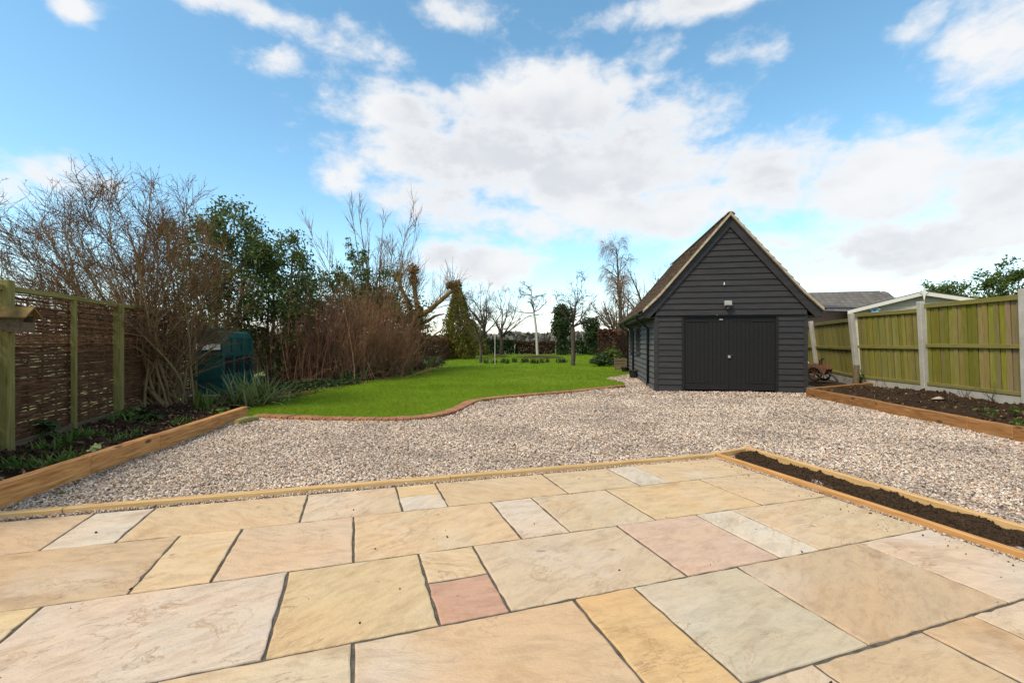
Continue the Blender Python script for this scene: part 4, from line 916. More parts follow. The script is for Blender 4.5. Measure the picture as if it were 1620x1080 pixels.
for p, h, lv, lb in ((f0, 2.16, .03, 'at the end of the bright mossy panel'), (f1, 2.13, .05, 'right of the summerhouse gable'), (f2, 1.99, .105, 'below the eave of the cream summerhouse'), (f3, 1.95, .13, 'behind the rusty tiller')):
    u_ = (up+Vector((-1, .1, 0))*lv).normalized(); o = beam('concrete_post', p-up*.05+Vector((-.03,0,0)), p+u_*h+Vector((-.03,0,0)), .11, .115, G['concrete'], pf, up=Vector((0, 1, 0)), bevel=.008)

# ------------------------------------------------------------------ neighbours beyond the fence
sh = empty('summerhouse', tuple(Q(1462, 540, 19)-up*H)); tag(sh, 'cream summerhouse gable with low roof and star finial behind the fence', 'summerhouse')
ap, le, re = Q(1462, 462, 19.0), Q(1340, 491, 20.3), Q(1545, 468, 17.6)
ax = (re-le); ax.z = 0; ax.normalize(); back = Vector((-ax.y, ax.x, 0)); wid = (Vector((ap.x, ap.y, 0))-Vector((le.x, le.y, 0))).dot(ax)
base = Vector((ap.x, ap.y, 0)); SM = Matrix((ax, back, up)).transposed().to_4x4(); SM.translation = base; sh.matrix_basis = SM.copy()
def sp(mb, name, m, parent=None): return mb.build(name, G[m], parent or sh, SM.copy())
wd = wid-.25; rise = ap.z-le.z
wal = MB(); wal.prism([(-wd, 0), (wd, 0), (wd, ap.z-.12-rise*wd/wid), (0, ap.z-.12), (-wd, ap.z-.12-rise*wd/wid)], 0, .08); wal.box(-wd, -wd+.08, .081, 3.2, 0, ap.z-.12-rise*wd/wid-.02); wal.box(wd-.08, wd, .081, 3.2, 0, ap.z-.12-rise*wd/wid-.02); wal = sp(wal, 'wall', 'beige_paint')
z = 1.4
while z < ap.z-.2:
    hw = min(wd, (ap.z-.14-z-.12)*wid/rise); 
    if hw > .15: sp(MB().poly([(-hw,-.022,z),(hw,-.022,z),(hw,-.003,z+.125),(-hw,-.003,z+.125),(-hw,-.001,z),(hw,-.001,z),(hw,-.001,z+.125),(-hw,-.001,z+.125)], [(0,1,2,3),(7,6,5,4),(0,4,5,1),(1,5,6,2),(2,6,7,3),(3,7,4,0)]), 'cladding_board', 'beige_paint', wal)
    z += .125
for s in (-1, 1):
    sp(MB().prism([(0, ap.z), (s*wid, ap.z-rise), (s*wid, ap.z-rise-.15), (0, ap.z-.15)], -.30-(.004 if s > 0 else 0), -.26), 'barge_board', 'cream_paint')
    sp(MB().prism([(0, ap.z+.035), (s*wid, ap.z-rise+.035), (s*wid, ap.z-rise+.001), (0, ap.z+.001)], -.30, 3.4), 'roof', 'dark_roof')
st_ = [(0, .16), (.035, .04), (.09, 0), (.035, -.04), (0, -.22), (-.035, -.04), (-.09, 0), (-.035, .04)]
sp(MB().prism([(a, ap.z-.05+b*1.6) for a, b in [(a*1.5, b) for a, b in st_]], -.335, -.306), 'finial', 'cream_paint')
nb = empty('nest_box', (0, 0, 0)); bx = -1.6; nb.matrix_basis = SM @ Matrix.Translation((bx, -.03, ap.z-rise*.62-.28)); tag(nb, 'small pale blue nest box on the summerhouse gable', 'nest box'); NM = world_of(nb)
MB().prism([(-.13, -.16), (.13, -.16), (.13, .05), (0, .17), (-.13, .05)], -.14, 0).build('box', G['blue_paint'], nb, NM.copy())
for s in (-1, 1): MB().prism([(0, .20), (s*.19, .03), (s*.18, .012), (0, .178)], -.18, 0).build('roof', G['white'], nb, NM.copy())
MB().tube([(0, -.141, .0), (0, -.146, .0)], .035, 10).build('hole', G['dark_hole'], nb, NM.copy())
# bungalow: tiled roof seen over the fence
bg_ = empty('bungalow', (14.6, 27, 0)); tag(bg_, 'neighbouring bungalow with grey tiled roof between garage and summerhouse', 'bungalow')
ra, rb = Q(1235, 466.5, 27), Q(1405, 466.5, 25.5); rx = (rb-ra); rx.z = 0; RL = rx.length; rx.normalize(); rn_ = Vector((rx.y, -rx.x, 0)); NMx = Matrix((rx, -rn_, up)).transposed().to_4x4(); NMx.translation = Vector((ra.x, ra.y, 0)); bg_.matrix_basis = NMx.copy()
def bp_(mb, name, m, parent=None): return mb.build(name, G[m], parent or bg_, NMx.copy())
rz = ra.z; RP = .52
bp_(MB().box(.2, RL-.15, -4.2, 4.2, 0, rz-4.6*RP+.1), 'wall', 'brown_wall')
rfo = bp_(MB().prism([(0, 0), (RL, 0), (RL, .01), (0, .01)], -.01, .01), 'ridge_batten', 'grey_tile'); bpy.data.objects.remove(rfo)
rfm = MB(); rfm.poly([(0,-4.6,rz-4.6*RP),(RL,-4.6,rz-4.6*RP),(RL,0,rz),(0,0,rz),(RL,4.6,rz-4.6*RP),(0,4.6,rz-4.6*RP)], [(0,1,2,3),(3,2,4,5)]); rfo = bp_(rfm, 'roof', 'grey_tile')
V, T = [], []
for r in range(14):
    s0 = r*.34; y_hi, y_lo = -s0, -(s0+.40)
    for j in range(int(RL/.33)):
        x0 = j*.33; b = len(V)
        for k in range(5):
            xx = x0+.33*k/4; zz = .05*math.sin(math.pi*k/4)+.02+random.uniform(0, .006); V.append((xx, y_hi, rz+y_hi*RP+zz)); V.append((xx, y_lo, rz+y_lo*RP+zz+.045)); V.append((xx, y_lo, rz+y_lo*RP+zz-.01))
        for k in range(4): T.append((b+3*k, b+3*k+1, b+3*k+4, b+3*k+3)); T.append((b+3*k+1, b+3*k+2, b+3*k+5, b+3*k+4))
A4 = np.array(NMx); o = np_obj('roof_tiles', np.array(V) @ A4[:3, :3].T+A4[:3, 3], [np.array(T)], G['grey_tile'], rfo); o['kind'] = 'stuff'
for j in range(int(RL/.45)): bp_(MB().tube([(j*.45, 0, rz+.02), (j*.45+.445, 0, rz+.02)], .075, 8), 'ridge_tile', 'grey_tile', rfo)
# lean-to with a dark flat roof beside the summerhouse
lt = empty('lean_to', (0, 0, 0)); la, lb_ = Q(1290, 487, 20.5), Q(1352, 484, 21.3); lx = (lb_-la); lx.z = 0; LL = lx.length; lx.normalize(); LM = Matrix((lx, Vector((-lx.y, lx.x, 0)), up)).transposed().to_4x4(); LM.translation = Vector((la.x, la.y, 0)); lt.matrix_basis = LM.copy(); tag(lt, 'low brown lean-to with dark sloping roof beside the summerhouse', 'outbuilding')
MB().box(-.6, LL-.1, .1, 2.6, 0, la.z-.10).build('wall', G['brown_wall'], lt, LM.copy()); MB().poly([(-.8,-.1,la.z-.08),(LL,-.1,la.z+.0),(LL,2.9,la.z+.45),(-.8,2.9,la.z+.36),(-.8,-.1,la.z-.0),(LL,-.1,la.z+.08),(LL,2.9,la.z+.53),(-.8,2.9,la.z+.44)], [(0,1,2,3),(7,6,5,4),(0,4,5,1),(1,5,6,2),(2,6,7,3),(3,7,4,0)]).build('roof', G['dark_roof'], lt, LM.copy())

# ------------------------------------------------------------------ rusty tiller by the garage corner
ti = empty('garden_tiller', (0, 0, 0)); tpz = Q(1296, 605, 13.6); ti.matrix_basis = Matrix.Translation((tpz.x, tpz.y, .10)) @ Matrix.Rotation(R(-65), 4, 'Z'); tag(ti, 'rusty old garden tiller parked between garage corner and fence', 'garden machine'); IM = world_of(ti)
def ip(mb, name, m, parent=None): return mb.build(name, G[m], parent or ti, IM.copy())
def wheel(x, y, r):
    t = MB(); n = 20
    ring = [(x+r*math.cos(2*math.pi*i/n), y, r+.0+r*math.sin(2*math.pi*i/n)) for i in range(n+1)]; t.tube(ring, .035, 8, False); wh = ip(t, 'wheel', 'dark_metal'); s = MB()
    for i in range(4): a = math.pi*i/4; s.tube([(x-r*math.cos(a), y, r-r*math.sin(a)), (x+r*math.cos(a), y, r+r*math.sin(a))], .010, 6)
    ip(s, 'spokes', 'rust', wh)
wheel(0, -.22, .19); wheel(0, .22, .19)
ip(MB().prism([(-.28, .18), (.22, .18), (.30, .34), (.16, .46), (-.20, .50), (-.34, .36)], -.15, .15), 'engine_cover', 'rust'); ip(MB().tube([(0, -.24, .19), (0, .24, .19)], .02, 8), 'axle', 'dark_metal')
ip(MB().tube([(.1, -.10, .44), (.1, -.10, .60), (.16, -.10, .64)], .045, 8), 'air_filter', 'dark_metal')
for s in (-1, 1): ip(MB().tube([(-.25, s*.12, .35), (-.55, s*.2, .62), (-.82, s*.26, .66), (-.95, s*.26, .58)], .018, 8), 'handle', 'metal')
ip(MB().tube([(.25, 0, .25), (.42, .0, .12), (.52, 0, .0)], .03, 8), 'tine_shaft', 'dark_metal')

# ------------------------------------------------------------------ trees and shrubs
def bare_tree(p, levels_fn, label, bark, twig, name='bare_tree', cat='tree', group=None, nthick=2):
    t = empty(name, tuple(p)); tag(t, label, cat, group); L = levels_fn(np.array(p))
    wood('trunk', L[:nthick], G[bark], t, (8, 6)); wood('crown', L[nthick:], G[twig], t, (4, 3, 3)); return t, L

# the big bare shrub in front of the woven fence
def f_big(b):
    a = stems(b, 30, .16, (18, 62), (145, 222), (2.9, 4.7), .026, 12, .075, (-.01, 0, .03), taper=.1)
    c_ = stems(b, 18, .18, (3, 26), (60, 300), (2.6, 4.0), .024, 12, .08, (0, 0, .02), taper=.1); d_ = stems(b, 4, .12, (16, 40), (-40, 60), (2.3, 3.2), .024, 12, .08, (0, 0, .03), taper=.1)
    p0 = np.concatenate([a[0], c_[0], d_[0]]); r0 = np.concatenate([a[1], c_[1], d_[1]])
    l1 = spawn(p0, r0, 15, .15, .98, 30, 1.05, 7, .09, (0, 0, .02), .65, .25, rmin=.0062); l2 = spawn(*l1, 7, .12, 1, 36, .58, 5, .11, (0, 0, .015), .65, rmin=.0044)
    l3 = spawn(*l2, 2, .2, 1, 42, .25, 3, .15, (0, 0, .02), .75, rmin=.0034)
    low = stems(b+np.array([-.1, 0, .3]), 50, .25, (20, 85), (80, 290), (.8, 1.6), .007, 7, .12, (0, 0, -.01)); l4 = spawn(*low, 5, .2, 1, 45, .4, 4, .15, (0, 0, 0), .7, rmin=.002)
    return [(p0, r0), l1, l2, l3, low, l4]
pbig = Vector((-6.2, 8.1, .10))
t, Lb = bare_tree(pbig, f_big, 'large bare multi-stemmed shrub fanning over the woven fence', 'bark_tan', 'twig_shrub', 'bare_shrub', 'shrub')
leaves('buds', along_pts(Lb[3][0], 1, .012), .012, 'twig_brown', t, .6)

def evergreen(p, h, wx, wy, n, size, label, m='leaf_holly', low=.12, name='evergreen_tree', stemsn=5, group='evergreens behind the woven fence', clumps=70, seed=1, wob=.35):
    """several stems, limbs, and leaf clumps spread through an uneven crown"""
    g = np.random.default_rng(seed); t = empty(name, tuple(p)); tag(t, label, 'tree', group); b = np.array(p)
    s = stems(b, stemsn, .12, (2, 16), (0, 360), (h*.75, h*.95), .06, 9, .05, (0, 0, .03), g); l1 = spawn(*s, 9, .2, 1, 50, wx*.75, 6, .1, (0, 0, .03), .5, g=g); l2 = spawn(*l1, 5, .2, 1, 45, .5, 4, .12, (0, 0, .03), .5, g=g)
    wood('trunk', [s, l1], G['bark_grey'], t, (7, 5)); 
    # clump centres on and in an irregular ellipsoid, ragged top
    u = norm(g.normal(0, 1, (clumps, 3))); rr = g.uniform(.45, 1.0, clumps)**.5; wv = 1+wob*(vnoise(u[:, 0]*2+seed, u[:, 2]*2+u[:, 1]*2)-.5)*2
    cen = b+np.array([0, 0, h*(low+(1-low)/2)])+u*rr[:, None]*wv[:, None]*np.array([wx, wy, h*(1-low)/2])
    ends = np.concatenate([l2[0][:, -1], l1[0][:, -1]]); cs = np.concatenate([cen, ends[g.choice(len(ends), min(len(ends), clumps), replace=False)]])
    k = g.choice(len(cs), n); off = g.normal(0, 1, (n, 3)); off = norm(off)*(g.uniform(0, 1, (n, 1))**.6)*np.array([.42, .42, .38])*g.uniform(.55, 1.2, (len(cs), 1))[k]*min(1, wx/.9)
    C_ = cs[k]+off; C_ = C_[C_[:, 2] > .05+b[2]]
    cr = leaves('crown', C_, size, m, t, .48); wood('twigs', [l2], G['twig_grey'], t, (3,)); return t
evergreen((-8.5, 13.4, 0), 5.5, 1.45, 1.2, 15000, .055, 'tall glossy evergreen tree rising behind the bare shrub', seed=3, clumps=90)
evergreen((-7.2, 13.9, 0), 4.3, .95, .9, 10500, .052, 'glossy evergreen tree behind the oil tank', seed=4, clumps=60)
evergreen((-7.35, 16.5, 0), 3.7, 1.0, .9, 8500, .055, 'rounded dark evergreen tree behind the brown thicket, beside the oil tank', seed=5, clumps=60, low=.3)
evergreen((-5.9, 16.9, 0), 4.6, .7, .8, 7000, .055, 'narrow dark evergreen tree rising from the brown thicket', seed=6, clumps=45, low=.3)
evergreen((-5.2, 17.6, 0), 3.9, .9, .7, 7000, .055, 'ivy clad evergreen at the foot of the tall bare stems', seed=7, clumps=36, low=.35)

# the brown thicket: dense shrubs of fine upright stems
def thicket(p, h, rad, n, label, seed, spread=(3, 38)):
    g = np.random.default_rng(seed); t = empty('twiggy_shrub', tuple(p)); tag(t, label, 'shrub', 'brown twiggy shrubs along the lawn border'); b = np.array(p)
    s = stems(b, n, rad, spread, (0, 360), (h*.5, h*1.14), .009, 8, .085, (0, 0, .02), g, taper=.3); l1 = spawn(*s, 8, .15, 1, 30, h*.26, 5, .12, (0, 0, .03), .65, g=g, rmin=.0032); l2 = spawn(*l1, 4, .2, 1, 38, h*.11, 3, .15, (0, 0, .01), .75, g=g, rmin=.0028)
    ar = stems(b, n//3, rad*1.3, (40, 80), (0, 360), (h*.4, h*.75), .006, 7, .1, (0, 0, -.06), g); a1 = spawn(*ar, 6, .2, 1, 40, h*.15, 4, .15, (0, 0, -.03), .7, g=g, rmin=.0028)
    wood('stems', [s, ar], G['twig_brown'], t, (4, 4)); wood('twigs', [l1, l2, a1], G['twig_brown'], t, (3, 3, 3)); return t
thicket((-7.15, 14.3, 0), 2.25, .42, 130, 'brown twiggy shrub standing against the oil tank', 21)
thicket((-6.2, 14.4, 0), 2.75, .45, 170, 'tall brown twiggy shrub, second from the oil tank', 22)
thicket((-5.2, 14.8, 0), 3.0, .48, 190, 'tallest brown twiggy shrub in the middle of the thicket', 23)
thicket((-4.6, 16.4, 0), 2.75, .48, 170, 'brown twiggy shrub in front of the mossy pollard tree', 24)
thicket((-4.55, 18.8, 0), 2.0, .42, 110, 'low brown twiggy shrub at the end of the thicket beside the lawn', 25)

# tall bare stems above the thicket
def f_tall(b):
    s = stems(b, 16, .2, (2, 26), (0, 360), (4.6, 6.9), .042, 12, .035, (0, 0, .02), taper=.15); l1 = spawn(*s, 12, .3, 1, 24, 1.6, 7, .06, (0, 0, .03), .6, rmin=.011); l2 = spawn(*l1, 5, .2, 1, 28, .65, 4, .08, (0, 0, .03), .6, rmin=.007); return [s, l1, l2]
bare_tree(Vector((-5.4, 18.2, 0)), f_tall, 'tall bare tree with many upright stems above the brown thicket', 'bark_tan', 'twig_red')

# old pollard with mossy limbs and knobbly heads
def limb(pts, r, g=rng):
    """smooth limb through given points"""
    pts = [Vector(p) for p in pts]; q = []
    for i in range(len(pts)-1):
        p0, p1, p2, p3 = pts[max(i-1, 0)], pts[i], pts[i+1], pts[min(i+2, len(pts)-1)]
        for k in range(4): t = k/4; q.append(.5*((2*p1)+(p2-p0)*t+(2*p0-5*p1+4*p2-p3)*t*t+(3*p1-p0-3*p2+p3)*t**3))
    q.append(pts[-1]); n = len(q); a = np.array(q)+g.normal(0, .012, (n, 3)); return a[None], np.interp(np.linspace(0, 1, n), np.linspace(0, 1, len(r)), r)[None]
def pollard():
    y = 20.0; t = empty('pollard_tree', tuple(Q(655, 540, y)-up*H)); tag(t, 'old mossy pollard tree with knobbly limb ends beside the lawn', 'tree')
    def q(u, v, dy=0): return Q(u, v, y+dy)
    Ls = [limb([Vector((q(655, 540).x, y, 0)), q(656, 560), q(658, 525), q(664, 498), q(668, 485)], [.30, .26, .24, .22, .18]),
          limb([q(660, 515), q(650, 490), q(640, 468), q(632, 447), q(629, 436)], [.20, .17, .14, .12, .13]), limb([q(662, 505), q(658, 470, .4), q(655, 448, .4), q(654, 428, .4)], [.18, .15, .15, .17]),
          limb([q(664, 500), q(680, 490, -.3), q(695, 477, -.5), q(708, 466, -.6), q(722, 455, -.6)], [.2, .16, .14, .13, .15]), limb([q(664, 518), q(680, 505, .3), q(692, 498, .4), q(703, 497, .4)], [.12, .10, .07, .04]),
          limb([q(660, 520), q(672, 535, -.4), q(690, 528, -.7), q(700, 520, -.7)], [.09, .07, .05, .03]), limb([q(722, 455, -.6), q(726, 462, -.6), q(725, 470, -.6)], [.14, .11, .07]), limb([q(652, 510), q(640, 505, .5), q(625, 480, .6)], [.13, .1, .07])]
    Ls = [(p_, r_*(.85 if k_ == 0 else .68)) for k_, (p_, r_) in enumerate(Ls)]; wood('trunk', Ls, G['bark_ochre'], t, (9,)*8)
    heads = [(629, 436, 0, .24), (654, 428, .4, .30), (655, 445, .4, .26), (722, 452, -.6, .26), (712, 452, -.6, .18)]; C_ = []
    sh = []
    for (u, v, dy, r) in heads:
        c0 = np.array(q(u, v, dy)); C_.append(c0+norm(rng.normal(0, 1, (260, 3)))*r*rng.uniform(.3, 1.05, (260, 1))); sh.append(stems(c0, 14, .1, (0, 75), (0, 360), (.4, 1.3), .012, 6, .06, (0, 0, .05)))
    leaves('mossy_heads', np.concatenate(C_), .06, 'bark_ochre', t, .6)
    all_ = np.concatenate([s[0] for s in sh]), np.concatenate([s[1] for s in sh]); more = []
    for k in range(3): L = Ls[1+k]; more.append(spawn(L[0], L[1]*.15, 60, .1, .95, 50, 1.8, 6, .08, (0, 0, .07), .6, rmin=.010))
    lo = spawn(Ls[3][0], Ls[3][1]*.2, 16, .2, .95, 70, 1.1, 6, .12, (0, 0, -.05), .5, rmin=.007); lo2 = spawn(*lo, 4, .2, 1, 45, .4, 4, .15, (0, 0, 0), .6, rmin=.004)
    wood('shoots', [all_]+more+[spawn(*more[0], 3, .2, 1, 30, .5, 4, .1, (0, 0, .03), .6, rmin=.004), spawn(*more[1], 3, .2, 1, 30, .5, 4, .1, (0, 0, .03), .6, rmin=.004), spawn(*more[2], 3, .2, 1, 30, .5, 4, .1, (0, 0, .03), .6, rmin=.004), lo, lo2], G['twig_red'], t, (3,)*12)
    b = np.array(q(650, 520)); k = 3600; C2 = b+rng.normal(0, 1, (k, 3))*np.array([.42, .35, .62]); leaves('ivy', C2[C2[:, 2] > .05], .055, 'leaf_dark', t, .7)
pollard()

# conifer column and the beech hedge in front of it
def conifer(p, h, w, label, n, seed):
    g = np.random.default_rng(seed); t = empty('conifer', tuple(p)); tag(t, label, 'tree'); b = np.array(p); z = g.uniform(.02, 1, n)**1.25; a = g.uniform(0, 6.28, n)
    lob = 1+.22*np.sin(a*5+z*9)+.18*(vnoise(a*2.2, z*9, seed)-.5); r = w*np.minimum(1, 1.12*(1-z)**.62+.02)*lob*g.uniform(.55, 1.05, n)
    C_ = b+np.stack([r*np.cos(a), r*np.sin(a), z*h], 1); nd = len(C_); d = norm(np.stack([np.cos(a)*.6, np.sin(a)*.6, np.full(nd, .9)], 1)+g.normal(0, .35, (nd, 3))); s = norm(np.cross(d, g.normal(0, 1, (nd, 3)))); L = .20*g.uniform(.6, 1.3, (nd, 1))
    V = np.stack([C_-s*.035, C_+d*L*.5-s*.05, C_+d*L, C_+d*L*.5+s*.05], 1).reshape(-1, 3); np_obj('crown', V, [np.arange(4*nd).reshape(nd, 4)], G['leaf_conifer'], t); wood('trunk', [limb([b, b+np.array([0, 0, h*.9])], [.12, .03])], G['bark_grey'], t)
pc = P(722, 568.5); conifer((pc.x, pc.y+1.0, 0), 4.9, 1.15, 'golden green columnar conifer behind the copper hedge', 9000, 31)
pc2 = P(750, 563); conifer((pc2.x-.3, pc2.y+1, 0), 3.0, 1.3, 'low dark conifer at the start of the far hedge', 4500, 32)
def hedge(a, b, wd, h, n, size, m, label, seed, wob=.08, cat='hedge'):
    g = np.random.default_rng(seed); a = Vector(a); b = Vector(b); L = (b-a).length; dr = np.array((b-a).normalized()); nn = np.array([-dr[1], dr[0], 0]); t = empty('hedge', tuple(a)); tag(t, label, cat)
    x = g.uniform(0, L, n); f = g.integers(0, 5, n); v = g.uniform(-1, 1, n)*wd/2; z = g.uniform(.03, 1, n)*h; hh = h*(1+wob*2*(vnoise(x*.9, x*0+seed, seed)-.5)); zz = z/h*hh
    top = f < 2; v = np.where(top, v, np.where(f == 2, wd/2, -wd/2)+g.normal(0, .05, n)); zz = np.where(top, hh+g.normal(0, .05, n), zz); inner = g.random(n) < .2; v = np.where(inner, g.uniform(-1, 1, n)*wd/2, v)
    C_ = np.array(a)[None]+dr[None]*x[:, None]+nn[None]*v[:, None]; C_[:, 2] = np.maximum(zz, .03); leaves('foliage', C_, size, m, t, .6)
    k = max(4, int(L*2.2)); s = [(np.array(a)+dr*L*(i+.5)/k) for i in range(k)]; S_ = np.array(s); pp = walk(S_, np.tile([0, 0, 1.], (k, 1)), np.full(k, h*.9), 5, .12); rad = np.full((k, 1), .025)*np.linspace(1, .3, 5)[None]; br = spawn(pp, rad, 7, .1, 1, 45, .5, 4, .12, (0, 0, .02), .5, rmin=.006)
    wood('stems', [(pp, rad), br], G['twig_grey'], t, (4, 3)); return t
hedge(P(676, 575)+Vector((-1.1, .4, 0)), P(738, 565.5)+Vector((-.7, 0, 0)), .9, 1.45, 7000, .07, 'leaf_beech', 'clipped copper brown beech hedge along the lawn before the conifer', 41)
yh = 44.5
hedge((-4.2, yh, 0), (.2, yh, 0), 1.3, 1.28, 5500, .10, 'leaf_dark', 'dark evergreen hedge across the far end of the lawn, beside the conifer', 42)
hedge((.3, yh+.4, 0), (4.2, yh+.3, 0), 1.2, 1.2, 4200, .10, 'hedge_brown', 'brown section of hedge behind the white birch trunk', 43)
hedge((4.3, yh, 0), (9.8, yh-.2, 0), 1.3, 1.15, 5500, .10, 'leaf_dark', 'dark low hedge behind the ivy covered trees', 44)
hedge(Q(958, 560, 24)-up*(H-.02-20/F*24)+Vector((0,0,-.0)), Q(980, 560, 27)*1.0-up*(H-20/F*27), .9, 1.75, 4000, .075, 'leaf_beech', 'tall copper hedge block beside the far end of the garage', 45)

# orchard trees on the lawn and trees beyond
og = 'bare orchard trees on the lawn'
def f_orchard(h, th, spread, n0=5, r=.085, g=rng):
    def f(b):
        tr = limb([b, b+np.array([.03, 0, th*.5]), b+np.array([.0, 0, th])], [r*1.15, r*.95, r*.85]); top = tr[0][0, -1]
        s = stems(top, n0, .02, (12, spread), (0, 360), ((h-th)*.75, (h-th)*1.1), r*.5, 9, .12, (0, 0, .035), taper=.12); l1 = spawn(*s, 6, .2, 1, 42, (h-th)*.48, 7, .14, (0, 0, .04), .6, .2, rmin=.014); l2 = spawn(*l1, 5, .2, 1, 45, (h-th)*.22, 4, .16, (0, 0, .05), .65, rmin=.010); l3 = spawn(*l2, 2, .2, 1, 45, (h-th)*.10, 3, .1, (0, 0, .03), .7, rmin=.008)
        return [tr, s, l1, l2, l3]
    return f
bare_tree(P(760, 574), f_orchard(4.2, 1.2, 48, 6, .085), 'slender bare orchard tree near the conifer, beside the thin cane', 'bark_grey', 'twig_grey', 'orchard_tree', group=og, nthick=2)
bare_tree(P(767, 562), f_orchard(6.3, 1.9, 40, 8, .18), 'dark upright bare tree before the far evergreen hedge', 'bark_grey', 'twig_grey', 'orchard_tree', group=og)
bare_tree(P(793, 561.5), f_orchard(6.2, 1.6, 58, 8, .17), 'low branching crooked bare tree before the far hedge', 'bark_grey', 'twig_grey', 'orchard_tree', group=og)
bare_tree(P(906, 578.5), f_orchard(4.3, 2.0, 62, 7, .11), 'bare apple tree with straight brown trunk on the lawn near the garage', 'bark_grey', 'twig_grey', 'orchard_tree', group=og)
pb_ = P(850, 561.5)
def f_birch(b):
    tr = limb([b, b+np.array([-.1, 0, 2.2]), b+np.array([-.35, 0, 4.2]), b+np.array([-.6, 0, 6.2])], [.13, .11, .08, .05]); s = spawn(tr[0], tr[1], 12, .55, 1, 62, 2.0, 8, .14, (0, 0, .03), .55); l1 = spawn(*s, 7, .25, 1, 40, .85, 5, .14, (0, 0, -.02), .6, rmin=.016); l2 = spawn(*l1, 6, .2, 1, 40, .35, 3, .1, (0, 0, -.02), .6, rmin=.012); return [tr, s, l1, l2]
bare_tree(pb_, f_birch, 'young birch with pale slim trunk standing in a round lawn bed', 'bark_birch', 'twig_grey', 'birch_tree', nthick=1)
def f_weep(b):
    tr = limb([b, b+np.array([.2, 0, 4]), b+np.array([.0, 0, 7.5]), b+np.array([-.2, 0, 10.8])], [.22, .18, .12, .04]); s = spawn(tr[0], tr[1], 20, .35, .98, 42, 3.0, 9, .08, (0, 0, .03), .5); l1 = spawn(*s, 9, .3, 1, 45, 1.7, 8, .08, (0, 0, -.16), .5, rmin=.011); l2 = spawn(*l1, 9, .2, 1, 30, 1.5, 7, .05, (0, 0, -.40), .6, rmin=.008); return [tr, s, l1, l2]
bare_tree(Vector((11.0, 47, 0)), f_weep, 'tall weeping birch with hanging bare twigs beyond the garage', 'bark_grey', 'twig_red', 'weeping_birch', nthick=2)
def f_far(h):
    def f(b):
        tr = limb([b, b+np.array([.1, 0, h*.15]), b+np.array([0, 0, h*.28])], [.24, .2, .18]); top = tr[0][0, -1]; s = stems(top, 9, .1, (5, 50), (0, 360), (h*.5, h*.72), .09, 9, .06, (0, 0, .04)); l1 = spawn(*s, 10, .15, 1, 40, h*.26, 6, .1, (0, 0, .05), .55, rmin=.014); l2 = spawn(*l1, 8, .2, 1, 40, h*.10, 4, .12, (0, 0, .03), .6, rmin=.009); return [tr, s, l1, l2]
    return f
bg2 = 'bare trees behind the garage'
bare_tree(Vector((12.4, 40, 0)), f_far(8.6), 'bare pruned tree with upright branches behind the garage roof', 'bark_grey', 'twig_red', group=bg2)
bare_tree(Vector((9.6, 42, 0)), f_far(6.2), 'lower bushy bare tree in front of the weeping birch', 'bark_grey', 'twig_red', group=bg2)
bare_tree(Vector((8.4, 34, 0)), f_far(4.6), 'small bare thorn tree near the far end of the garage', 'bark_grey', 'twig_grey', group=bg2)
def ivy_tree(p, h, w, zlow, label, seed, n=4500):
    g = np.random.default_rng(seed); t = empty('ivy_tree', tuple(p)); tag(t, label, 'tree', 'ivy covered trees at the lawn end'); b = np.array(p); wood('trunk', [limb([b, b+np.array([.1, 0, h*.5]), b+np.array([0, 0, h*.9])], [.2, .16, .06])], G['bark_grey'], t)
    cs = b+np.stack([g.normal(0, w*.36, 34), g.normal(0, w*.36, 34), g.uniform(zlow, h-.35, 34)], 1); k = g.choice(34, n); C_ = cs[k]+norm(g.normal(0, 1, (n, 3)))*g.uniform(.1, 1, (n, 1))**.5*.5
    lo = b+np.stack([g.normal(0, .24, n//4), g.normal(0, .24, n//4), g.uniform(.05, zlow, n//4)], 1); leaves('crown', np.concatenate([C_, lo]), .10, 'leaf_dark', t, .6)
p = P(889, 562); ivy_tree(p, 4.6, 1.15, 2.0, 'ivy smothered tree between birch and apple tree', 51); p = P(937, 562); ivy_tree(p, 3.5, 1.0, 1.6, 'smaller ivy smothered tree right of the apple tree', 52, 3500)
hedge(Q(1420, 540, 27)-up*H, Q(1700, 540, 25)-up*H, 2.2, 3.8, 5200, .12, 'leaf_holly', 'evergreen laurel hedge rising behind the summerhouse', 46, .1)
for k, (u, y, h) in enumerate(((1500, 27, 5.2), (1555, 26, 5.5), (1610, 25, 5.6))):
    q = Q(u, 540, y)-up*H; evergreen(tuple(q), h, 1.45, 1.2, 5200, .085, 'leafy green tree behind the summerhouse, '+['beside its finial', 'between the other two', 'above the panel fence end'][k], 'leaf_mid', .2, seed=60+k, group='leafy trees behind the panel fence', clumps=40)
# distant wood on the horizon
def distant():
    n = 26000; x = rng.uniform(-330, 330, n); y = rng.uniform(150, 185, n); hh = 1.6+2.2*vnoise(x*.03, x*0, 9)+1.2*vnoise(x*.15, x*0, 4); C_ = np.stack([x, y, rng.uniform(0, 1, n)**.8*hh], 1); V, Fq = leaf_quads(C_, .85, asp=.8)
    tag(np_obj('distant_wood', V, [Fq], G['distant']), 'far hazy line of woodland on the horizon', 'woodland', kind='stuff')
distant()

